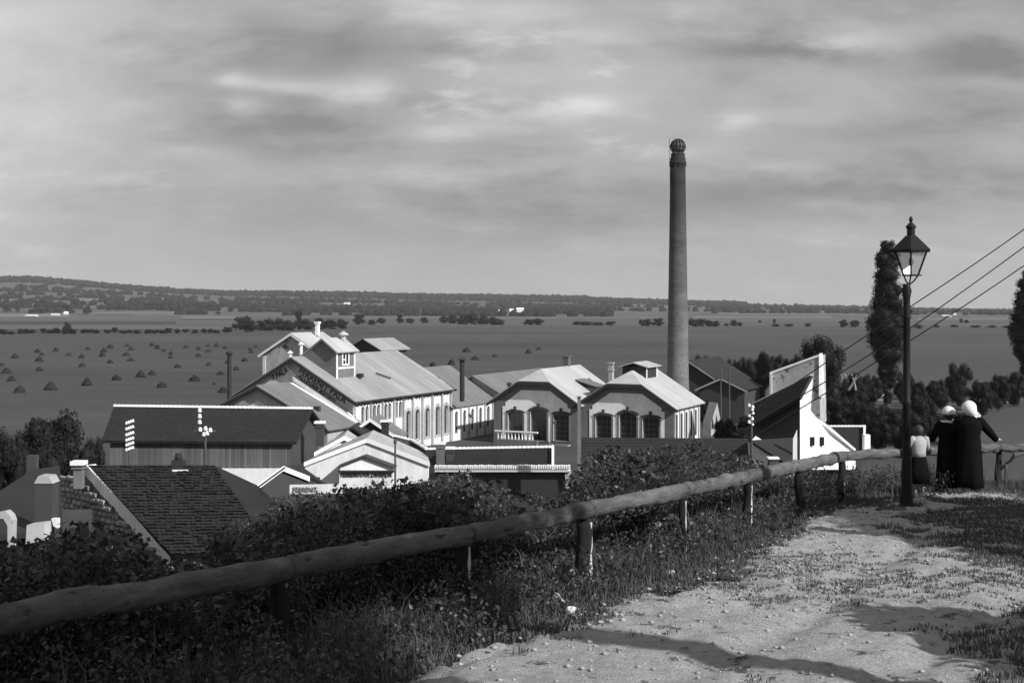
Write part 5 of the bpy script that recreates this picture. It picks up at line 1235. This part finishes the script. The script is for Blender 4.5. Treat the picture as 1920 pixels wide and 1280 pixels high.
gravel()
def stone_mesh(seed):
    bm = bmesh.new(); bmesh.ops.create_icosphere(bm, subdivisions=2, radius=1); g = random.Random(seed)
    for v in bm.verts: v.co *= 1 + .55 * mnoise.noise(v.co * 1.3 + Vector((seed * 3.1, 0, 0))); v.co.z *= .6
    me = bpy.data.meshes.new('stone'); bm.to_mesh(me); bm.free(); me.materials.append(MT['stone']); return me
SM = [stone_mesh(i) for i in range(4)]
for px, py, w, lab in ((1075, 1166, 30, 'largest white stone at the path edge below the third post'), (1138, 1098, 22, 'white stone in the grass right of the split post'), (978, 1203, 13, 'small white stone where the path edge meets the shadow'), (783, 1233, 18, 'pale flat stone in the grass near the bottom'), (752, 1217, 12, 'small pale stone in the grass near the bottom'), (1256, 1086, 15, 'pale stone beyond the verge right of the middle'), (1342, 1056, 7, 'tiny pale stone near the fourth post'), (1052, 1139, 12, 'small pale stone left of the largest white stone'), (1045, 1130, 14, 'flat pale stone in grass above the path edge'), (1870, 1133, 30, 'flat pale stone on the path at right')):
    x, y = gp(px, py); w = w * y / F; o = link('white_stone', SM[random.randrange(4)]); o.location = (x, y, tz(x, y) + w * .3 + .05); o.scale = (w * .55,) * 3; o.rotation_euler = (0, 0, random.uniform(0, 6)); tag(o, lab, 'stone')

# ------------------------------------------------------------------ log fence
def log(name, pts, rads, m, parent, r, seed=0, seg=22, rough=.13):
    # resample
    pts = [Vector(p) for p in pts]; n = 46; P2, R2 = [], []
    for i in range(n + 1):
        t = i / n * (len(pts) - 1); j = min(int(t), len(pts) - 2); f = t - j; p = pts[j].lerp(pts[j + 1], f)
        p = p + Vector((0, 0, .03 * mnoise.noise(Vector((i * .16, seed * 7, 0))))); P2.append(p)
        R2.append((rads[j] * (1 - f) + rads[j + 1] * f) * (1 + .05 * mnoise.noise(Vector((i * .5, seed * 5, 2)))))
    b = B(); b.tube(P2, R2, seg)
    for v in b.v:
        c = min(P2, key=lambda q: (q - v).length_squared); d = (v - c); d.normalize(); v += d * rough * R2[0] * mnoise.noise(Vector((v.x * 2.5 + seed, v.y * 2.5, v.z * 17))) * 1.2 + d * rough * .7 * R2[0] * mnoise.noise(Vector((v.x * 9, v.y * 9, v.z * 44)))
    return b.build(name, m, parent, r, smooth=True)
def fence():
    r = root('log_fence', 'rustic fence of thick round log rails on short split posts along the slope edge', 'fence', (0, 10, plateau(10)))
    def rp(px, py, Y): return P(px, py, Y)
    # rail centres (px, py, depth, radius in px)
    K = [(-160, 1192, 5.9, 40), (0, 1160, 6.75, 33), (300, 1106, 8.2, 28), (535, 1066, 9.3, 25), (700, 1032, 9.9, 23), (878, 1001, 10.7, 20), (1103, 955, 12.2, 17), (1281, 920, 14.0, 15), (1405, 893, 16.2, 13.5), (1482, 876, 17.6, 12.5), (1580, 855, 19.9, 11), (1700, 848, 21.6, 9.5), (1820, 841, 22.6, 9), (1872, 839, 22.8, 8.5), (1990, 838, 23.0, 8.5)]
    cuts = [0, 3, 5, 6, 7, 8, 9, 10, 12, 13, 14]
    for a, c in zip(cuts[:-1], cuts[1:]):
        ks = K[a:c + 1]; pts = [rp(x, y, Y) for x, y, Y, q in ks]; rad = [.9 * q * Y / F for x, y, Y, q in ks]
        d0 = (pts[1] - pts[0]).normalized(); pts[0] = pts[0] + d0 * .015; pts[-1] = pts[-1] - d0 * .015
        if len(rad) > 1: rad = [rad[0] * .97] + rad[1:-1] + [rad[-1] * 1.04]
        log('rail', pts, rad, MT['wood'], r, r, a)
    # posts
    for i, (px, Y, wpx, yt) in enumerate(((522, 9.25, 40, 1080), (869, 10.75, 30, 1012), (1095, 12.25, 34, 968), (1281, 14.05, 13, 930), (1402, 16.25, 18, 902), (1500, 18.0, 20, 884), (1577, 19.95, 15, 862), (1826, 22.7, 13, 848), (1872, 22.9, 13, 846), (1985, 23.1, 13, 846))):
        p = P(px, yt, Y); g = tz(p.x, p.y) - .25; rad = wpx * Y / F / 2 * .88
        b = B(); n = 10; pts = [Vector((p.x + .015 * math.sin(i * 3 + j), p.y, g + (p.z - g) * j / n)) for j in range(n + 1)]; b.tube(pts, [rad * (1.12 - .18 * j / n) for j in range(n + 1)], 12)
        for v in b.v: v += Vector((v.x - p.x, v.y - p.y, 0)) * .3 * mnoise.noise(Vector((v.x * 9, v.y * 9, v.z * 2.5 + i)))
        po = b.build('post', MT['post'], r, r, smooth=True)
        # pale strip that paints sunlight along the right edge of the post
        if i in (0, 1, 2, 3, 4, 6):
            z1 = p.z - .05; z0 = g + .25 + .45 * (i in (0,)); hh = z1 - z0; b = B(); k = 9; L_, R_ = [], []
            for j in range(k + 1):
                z = z0 + hh * j / k; w = rad * (.28 + .16 * math.sin(j * 1.9 + i)) * (1 if i not in (0,) else .5); cx = p.x + rad * .86; L_.append(Vector((cx - w * .6, p.y - rad * .62, z))); R_.append(Vector((cx + w * .5, p.y - rad * .45, z)))
            for j in range(k): b.add([L_[j], R_[j], R_[j + 1], L_[j + 1], L_[j] + Vector((0, .05, 0)), R_[j] + Vector((0, .05, 0)), R_[j + 1] + Vector((0, .05, 0)), L_[j + 1] + Vector((0, .05, 0))], [(0, 1, 2, 3), (1, 5, 6, 2), (4, 0, 3, 7)])
            b.build('sunlit_strip', MT['bare'], po, r)
    # second rail and brace at the right
    log('lower_rail', [P(1900, 852, 22.7), P(1990, 850, 22.8)], [.03, .03], MT['wood'], r, r, 33)
    log('brace', [P(1876, 879, 22.6), P(1902, 856, 22.6)], [.03, .025], MT['post'], r, r, 34)
    log('stake', [P(1885, 925, 22.3), P(1886, 872, 22.3)], [.022, .02], MT['wood'], r, r, 35)
fence()

# ------------------------------------------------------------------ street lamp
def lamp():
    Y = 18.7; s = Y / F; c = P(1700, 965, Y); zb = tz(c.x, c.y)
    r = root('street_lamp', 'old black gas street lamp with a tapered glass lantern on an iron post', 'street lamp', (c.x, c.y, zb))
    def h(py): return Z(py, Y) - zb
    b = B(); b.lathe([(.125, -.1), (.125, .1), (.105, .16), (.095, .3), (.08, .38), (.075, .8), (.068, .85), (.062, .9), (.058, h(760)), (.07, h(757)), (.07, h(752)), (.056, h(748)), (.05, h(600)), (.06, h(597)), (.06, h(592)), (.052, h(588)), (.05, h(560)), (.075, h(545)), (.055, h(538)), (.06, h(532))], seg=16); b.build('pole', MT['iron'], r, smooth=True)
    dx = 8 * s   # the lantern sits a touch right: the post leans
    zc0, zc1, zc2 = h(534), h(516), h(470)
    n = 6; ph = R(12); rb, rt = 15 * s, 33 * s
    def ring(rad, z): return [Vector((dx + rad * math.cos(ph + i * 6.2832 / n), rad * math.sin(ph + i * 6.2832 / n), z)) for i in range(n)]
    lo, hi = ring(rb, zc1), ring(rt, zc2); b = B()
    for i in range(n):
        b.tube([lo[i], hi[i]], .013, 6); b.tube([lo[i], lo[(i + 1) % n]], .014, 6); b.tube([hi[i], hi[(i + 1) % n]], .014, 6)
        b.tube([Vector((dx * .5, 0, zc0)), (Vector((dx * .5, 0, zc0)) + lo[i]) / 2 + Vector((0, 0, -.02)), lo[i]], .011, 6)
    lf = b.build('lantern_frame', MT['iron'], r)
    for i in range(n):
        b = B(); a, c2 = lo[i], lo[(i + 1) % n]; d, e = hi[i], hi[(i + 1) % n]; cen = Vector((dx, 0, 0))
        pts = [a, c2, e, d]; inw = [(cen - Vector((p.x, p.y, 0))).normalized() * .004 for p in pts]; b.add([p + q for p, q in zip(pts, inw)], [(0, 1, 2, 3)]); b.build('pane', MT['lglass'], lf)
    b = B(); b.lathe([(rt + .05, zc2 - .02), (rt + .055, zc2 + .01), (12 * s, h(443)), (11 * s, h(442))], (dx, 0), n, ph); b.build('lantern_roof', MT['iron'], r)
    b = B(); b.lathe([(7.5 * s, h(443)), (7.5 * s, h(429)), (9.5 * s, h(427)), (9.2 * s, h(424)), (3.6 * s, h(418)), (2.2 * s, h(416)), (3.8 * s, h(413)), (3.2 * s, h(409)), (.8 * s, h(405.5))], (dx, 0), 12); b.build('finial', MT['iron'], r, smooth=False)
    b = B(); b.tube([(dx, 0, zc1 - .02), (dx, 0, zc1 + .16)], .012, 6); b.tube([(dx, 0, zc1 + .16), (dx + .05, 0, zc1 + .2)], .01, 6); b.lathe([(.03, zc1 + .15), (.035, zc1 + .24), (.01, zc1 + .26)], (dx, 0), 8); b.build('burner', MT['iron'], r)
    b = B(); b.tube([(-.19, 0, h(575)), (.19, 0, h(575))], .012, 6) if False else None
    b = B(); b.tube([(dx - 17 * s, -.02, zc1), (dx + 19 * s, -.02, zc1)], .012, 6); b.build('crossbar', MT['iron'], r)
lamp()

# ------------------------------------------------------------------ wires
pw = P(2350, 150, 17)
wr_ends = [((1406, 775, 72), (1590, 652, 39), (1920, 430, 20.5)), ((1406, 796, 72), (1590, 690, 39), (1920, 463, 20.5)), ((1407, 822, 72), (1590, 711, 39), (1920, 498, 20.5))]
for i, (a, m_, e) in enumerate(wr_ends):
    A_, M_, E_ = P(*a), P(*m_), P(*e); d = (E_ - M_).normalized(); pts = []
    # smooth curve through the three points, continued past the frame edge
    X_ = E_ + (E_ - M_) * .35 + Vector((0, 0, .35)); ctrl = [A_, M_, E_, X_]; n = 40
    for k in range(3):
        p0 = ctrl[max(0, k - 1)]; p1 = ctrl[k]; p2 = ctrl[k + 1]; p3 = ctrl[min(3, k + 2)]
        for j in range(14):
            t = j / 14; pts.append(.5 * ((2 * p1) + (p2 - p0) * t + (2 * p0 - 5 * p1 + 4 * p2 - p3) * t * t + (3 * p1 - p0 - 3 * p2 + p3) * t ** 3))
    pts.append(X_); b = B(); b.tube(pts, [max(.008, .00052 * p.y * .9) for p in pts], 5)
    o = b.build('overhead_wire', MT['wire']); tag(o, ('topmost', 'middle', 'lowest')[i] + ' of the three overhead wires slanting down past the lamp', 'wire', 'overhead wires')

# ------------------------------------------------------------------ people
def skin_body(name, joints, edges, parent, m):
    me = bpy.data.meshes.new(name); keys = list(joints); me.from_pydata([joints[k][0] for k in keys], [(keys.index(a), keys.index(c)) for a, c in edges], []); me.materials.append(m)
    o = link(name, me, parent); sk = o.modifiers.new('skin', 'SKIN'); 
    for i, k in enumerate(keys):
        rr = joints[k][1]; me.skin_vertices[0].data[i].radius = (rr, rr)
    me.skin_vertices[0].data[0].use_root = True
    sk.use_smooth_shade = True; sb = o.modifiers.new('sub', 'SUBSURF'); sb.levels = 1; sb.render_levels = 2
    return o
def loft(name, rings, m, parent, seg=20, fold=0.0, seed=0):
    """rings: (cx, cy, z, rx, ry)"""
    b = B(); o = 0; g = random.Random(seed)
    for (cx, cy, z, rx, ry) in rings:
        for k in range(seg):
            th = 6.2832 * k / seg; q = 1 + fold * math.sin(th * 5 + seed) * max(0, 1 - z / 1.0)
            b.v.append(Vector((cx + rx * q * math.cos(th), cy + ry * q * math.sin(th), z)))
    for i in range(len(rings) - 1):
        for k in range(seg): k2 = (k + 1) % seg; b.f.append((i * seg + k, i * seg + k2, (i + 1) * seg + k2, (i + 1) * seg + k))
    b.f.append(tuple(range(seg))[::-1]); b.f.append(tuple((len(rings) - 1) * seg + k for k in range(seg)))
    ob = b.build(name, m, parent, smooth=True); return ob
def person(px, yfoot, Y, H, rz, label, kind):
    c = P(px, yfoot, Y); g = tz(c.x, c.y) + .03
    if path_depth(np.array([c.x]), np.array([c.y]))[0] > 0: g = float(path_z(np.array([c.x]), np.array([c.y]))[0])
    r = root('person', label, 'person', (c.x, c.y, g), rz); k = H / 1.65; r.scale = (k, k, k)
    ra = dict(adult=1, child=1)[kind if kind in ('adult', 'child') else 'adult']
    J = {'pelvis': ((0, 0, .93), .12), 'waist': ((0, 0, 1.06), .105), 'chest': ((0, .01, 1.26), .13), 'neck0': ((0, .0, 1.39), .06), 'neck': ((0, .01, 1.44), .048), 'head0': ((0, .03, 1.50), .075), 'head': ((0, .035, 1.575), .085), 'crown': ((0, .02, 1.63), .05)}
    E = [('pelvis', 'waist'), ('waist', 'chest'), ('chest', 'neck0'), ('neck0', 'neck'), ('neck', 'head0'), ('head0', 'head'), ('head', 'crown')]
    J['nose'] = ((0, .125, 1.545), .014); E.append(('head', 'nose'))
    for s, n in ((1, 'r'), (-1, 'l')):
        if kind == 'lean' and s == 1: el, wr, hd = (.36, .12, 1.13), (.47, .36, 1.0), (.52, .44, .99)
        elif kind == 'child': el, wr, hd = (s * .27, .08, 1.12), (s * .22, .3, 1.02), (s * .2, .38, 1.0)
        else: el, wr, hd = (s * .27, .1, 1.1), (s * .17, .32, 1.03), (s * .13, .4, 1.01)
        J['sh' + n] = ((s * .17, 0, 1.35), .058); J['el' + n] = (el, .042); J['wr' + n] = (wr, .028); J['pa' + n] = (hd, .03)
        E += [('chest', 'sh' + n), ('sh' + n, 'el' + n), ('el' + n, 'wr' + n), ('wr' + n, 'pa' + n)]
        w, h_ = Vector(wr), Vector(hd); d = (h_ - w).normalized(); sd_ = d.cross(Vector((0, 0, 1))).normalized()
        for f in range(4):
            off = sd_ * (-.027 + f * .018); L_ = (.055, .065, .06, .045)[f]
            J[f'f{n}{f}a'] = (tuple(h_ + off + d * .03), .009); J[f'f{n}{f}b'] = (tuple(h_ + off + d * (.03 + L_ * .6) + Vector((0, 0, -.006))), .008); J[f'f{n}{f}c'] = (tuple(h_ + off + d * (.03 + L_) + Vector((0, 0, -.022))), .007)
            E += [('pa' + n, f'f{n}{f}a'), (f'f{n}{f}a', f'f{n}{f}b'), (f'f{n}{f}b', f'f{n}{f}c')]
        th = w.lerp(h_, .7); J[f't{n}a'] = (tuple(th + sd_ * -s * .035), .01); J[f't{n}b'] = (tuple(th + sd_ * -s * .045 + d * .04), .008); E += [('wr' + n, f't{n}a'), (f't{n}a', f't{n}b')]
        J['hip' + n] = ((s * .09, 0, .88), .09); J['kn' + n] = ((s * .095, .02, .48), .055); J['an' + n] = ((s * .095, -.02, .08), .035); J['to' + n] = ((s * .11, .13, .035), .032)
        E += [('pelvis', 'hip' + n), ('hip' + n, 'kn' + n), ('kn' + n, 'an' + n), ('an' + n, 'to' + n)]
    body = skin_body('body', J, E, r, MT['skin'])
    for s in (1, -1):
        b = B(); b.lathe([(.004, -.03), (.012, -.012), (.02, .012), (.008, .03)], (s * .088, .02), 8); o = b.build('ear', MT['skin'], r); o.location = (0, 0, 1.55)
        b = B(); b.lathe([(.002, -.01), (.011, 0), (.002, .01)], (s * .032, .108), 8); o = b.build('eye', MT['porc'], r); o.location = (0, 0, 1.575)
    b = B(); b.box((-.025, .098, 1.508), (.025, .11, 1.516)); b.build('mouth', MT['hair'], r)
    def sleeve(s, m):
        n = 'r' if s == 1 else 'l'; a, e, w = Vector(J['sh' + n][0]), Vector(J['el' + n][0]), Vector(J['wr' + n][0])
        b = B(); b.tube([a + Vector((-s * .05, 0, .01)), a, a.lerp(e, .5), e, e.lerp(w, .5), w], [.075, .085, .078, .07, .06, .055], 12); b.build('sleeve', m, r, smooth=True)
    if kind == 'child':
        loft('hair', [(0, .0, 1.44, .07, .06), (0, -.005, 1.5, .1, .095), (0, 0, 1.57, .108, .105), (0, .0, 1.63, .09, .09), (0, .01, 1.68, .04, .04)], MT['hair'], r, 14)
        loft('blouse', [(0, 0, .93, .17, .13), (0, 0, 1.05, .165, .125), (0, 0, 1.2, .185, .135), (0, 0, 1.32, .19, .125), (0, 0, 1.39, .12, .09), (0, .005, 1.425, .06, .06)], MT['blouse'], r)
        for s in (1, -1): sleeve(s, MT['blouse'])
        loft('skirt', [(0, 0, .32, .27, .24), (0, 0, .6, .24, .2), (0, 0, .85, .19, .15), (0, 0, .96, .165, .125)], MT['coat'], r, 28, .06, 2)
    else:
        if kind == 'adult': loft('hair', [(0, -.02, 1.45, .055, .05), (0, -.02, 1.49, .095, .09), (0, -.01, 1.55, .108, .105), (0, 0, 1.60, .10, .1)], MT['hair'], r, 14)
        loft('coat', [(0, 0, .09, .24, .2), (0, 0, .4, .225, .19), (0, 0, .7, .215, .18), (0, 0, .95, .2, .165), (0, 0, 1.08, .185, .15), (0, 0, 1.25, .22, .165), (0, 0, 1.34, .225, .155), (0, 0, 1.40, .14, .11), (0, .01, 1.44, .075, .07)], MT['coat'], r, 36, .10, 1)
        for s in (1, -1): sleeve(s, MT['coat'])
        big = 1.08 if kind == 'lean' else 1.0
        # headscarf: rounded over the skull, gathered at the nape, with a fall of cloth
        if kind == 'adult': loft('headscarf', [(0, -.005, 1.545, .122, .122), (0, 0, 1.575, .126, .126), (0, 0, 1.62, .116, .118), (0, .01, 1.66, .092, .092), (0, .012, 1.69, .05, .05), (0, .012, 1.70, .015, .015)], MT['scarf'], r, 20)
        else: loft('headscarf', [(.05, -.03, 1.43, .05, .05), (.04, -.03, 1.47, .09 * big, .075), (.015, -.02, 1.51, .108 * big, .1), (0, -.005, 1.56, .116 * big, .118), (0, 0, 1.61, .113 * big, .116), (0, .01, 1.655, .09 * big, .09), (0, .012, 1.688, .05, .05), (0, .012, 1.70, .015, .015)], MT['scarf'], r, 20)
        if kind == 'lean':
            b = B(); b.slab([(.03, -.09, 1.55), (.12, -.06, 1.53), (.2, -.03, 1.44), (.15, -.04, 1.38), (.05, -.1, 1.46)], 0, (0, .03, .0)); b.build('scarf_tail', MT['scarf'], r)
        else:
            b = B(); b.tube([Vector((.155 * math.cos(t), .125 * math.sin(t), 1.405 + .012 * math.sin(2 * t))) for t in np.linspace(0, 6.2832, 17)], .022, 8); b.build('collar', MT['scarf'], r, smooth=True)
    for s in (1, -1):
        b = B(); b.box((s * .1 - .045, -.07, 0), (s * .1 + .045, .17, .075)); o = b.build('shoe', MT['hair'], r); mm = o.modifiers.new('bevel', 'BEVEL'); mm.width = .025; mm.segments = 3
person(1779, 930, 21.3, 1.5, R(6), 'shorter walker in a black coat and small white headscarf seen from behind', 'adult')
person(1817, 932, 21.0, 1.6, R(-16), 'taller walker in a black coat with a large white headscarf leaning on the rail', 'lean')
person(1723, 936, 21.2, 1.2, R(12), 'child in a light blouse and dark skirt standing at the fence by the lamp', 'child')

# ------------------------------------------------------------------ trees beside the path whose shade falls across it
def shade_tree(x, y, th, cr, ch, seed, label, n=9000, lean=0):
    cm = crown_mesh('crown', MT['leafd'], seed, 26, cr, ch, th + ch * .8, n, .17, True, cr=(.3, .44))
    tree('broadleaf_tree', label, (x, y, tz(x, y)), cm, trunk_mesh(th + ch * .6, .30, 6, seed, .12))
shade_tree(14.3, 9.9, 3.4, 4.2, 2.9, 91, 'broad tree right of the picture edge shading the lamp foot', 26000)
shade_tree(11.4, 9.8, 9.0, 2.2, 1.6, 92, 'tall slender tree right of the picture whose trunk shadow crosses the path')
shade_tree(8.0, 3.3, 7.8, 3.0, 2.0, 93, 'tall slender tree beside the viewer whose trunk shadow crosses the near path', 16000)
shade_tree(6.3, .6, 6.6, 3.6, 2.2, 94, 'broad crowned tree behind the viewer shading the left verge', 20000)
shade_tree(6.7, 7.2, 1.0, 1.5, 1.2, 95, 'low bushy tree right of the viewer shading the near path corner', 9000)
def haze():
    b = B(); b.box((-9000, -60, ZV - 1.2), (9000, 9300, 190)); m = bpy.data.materials.new('haze'); m.use_nodes = True; nt = m.node_tree; nt.nodes.clear()
    o = nd(nt, 'ShaderNodeOutputMaterial'); v = nd(nt, 'ShaderNodeVolumePrincipled'); v.inputs['Color'].default_value = (.85, .85, .85, 1); v.inputs['Density'].default_value = 6.0e-5; nt.links.new(v.outputs[0], o.inputs['Volume'])
    b.build('haze', m, None, kind='stuff')
haze()
dg = bpy.context.evaluated_depsgraph_get()
for o in [o for o in sc.objects if o.type == 'FONT']:
    me = bpy.data.meshes.new_from_object(o.evaluated_get(dg)); me.name = 'lettering'; mw = o.matrix_local.copy(); par = o.parent
    n = bpy.data.objects.new('lettering', me); COL.objects.link(n); n.parent = par; n.matrix_local = mw; bpy.data.objects.remove(o)
print('TRIS', sum(len(m.polygons) for m in bpy.data.meshes))
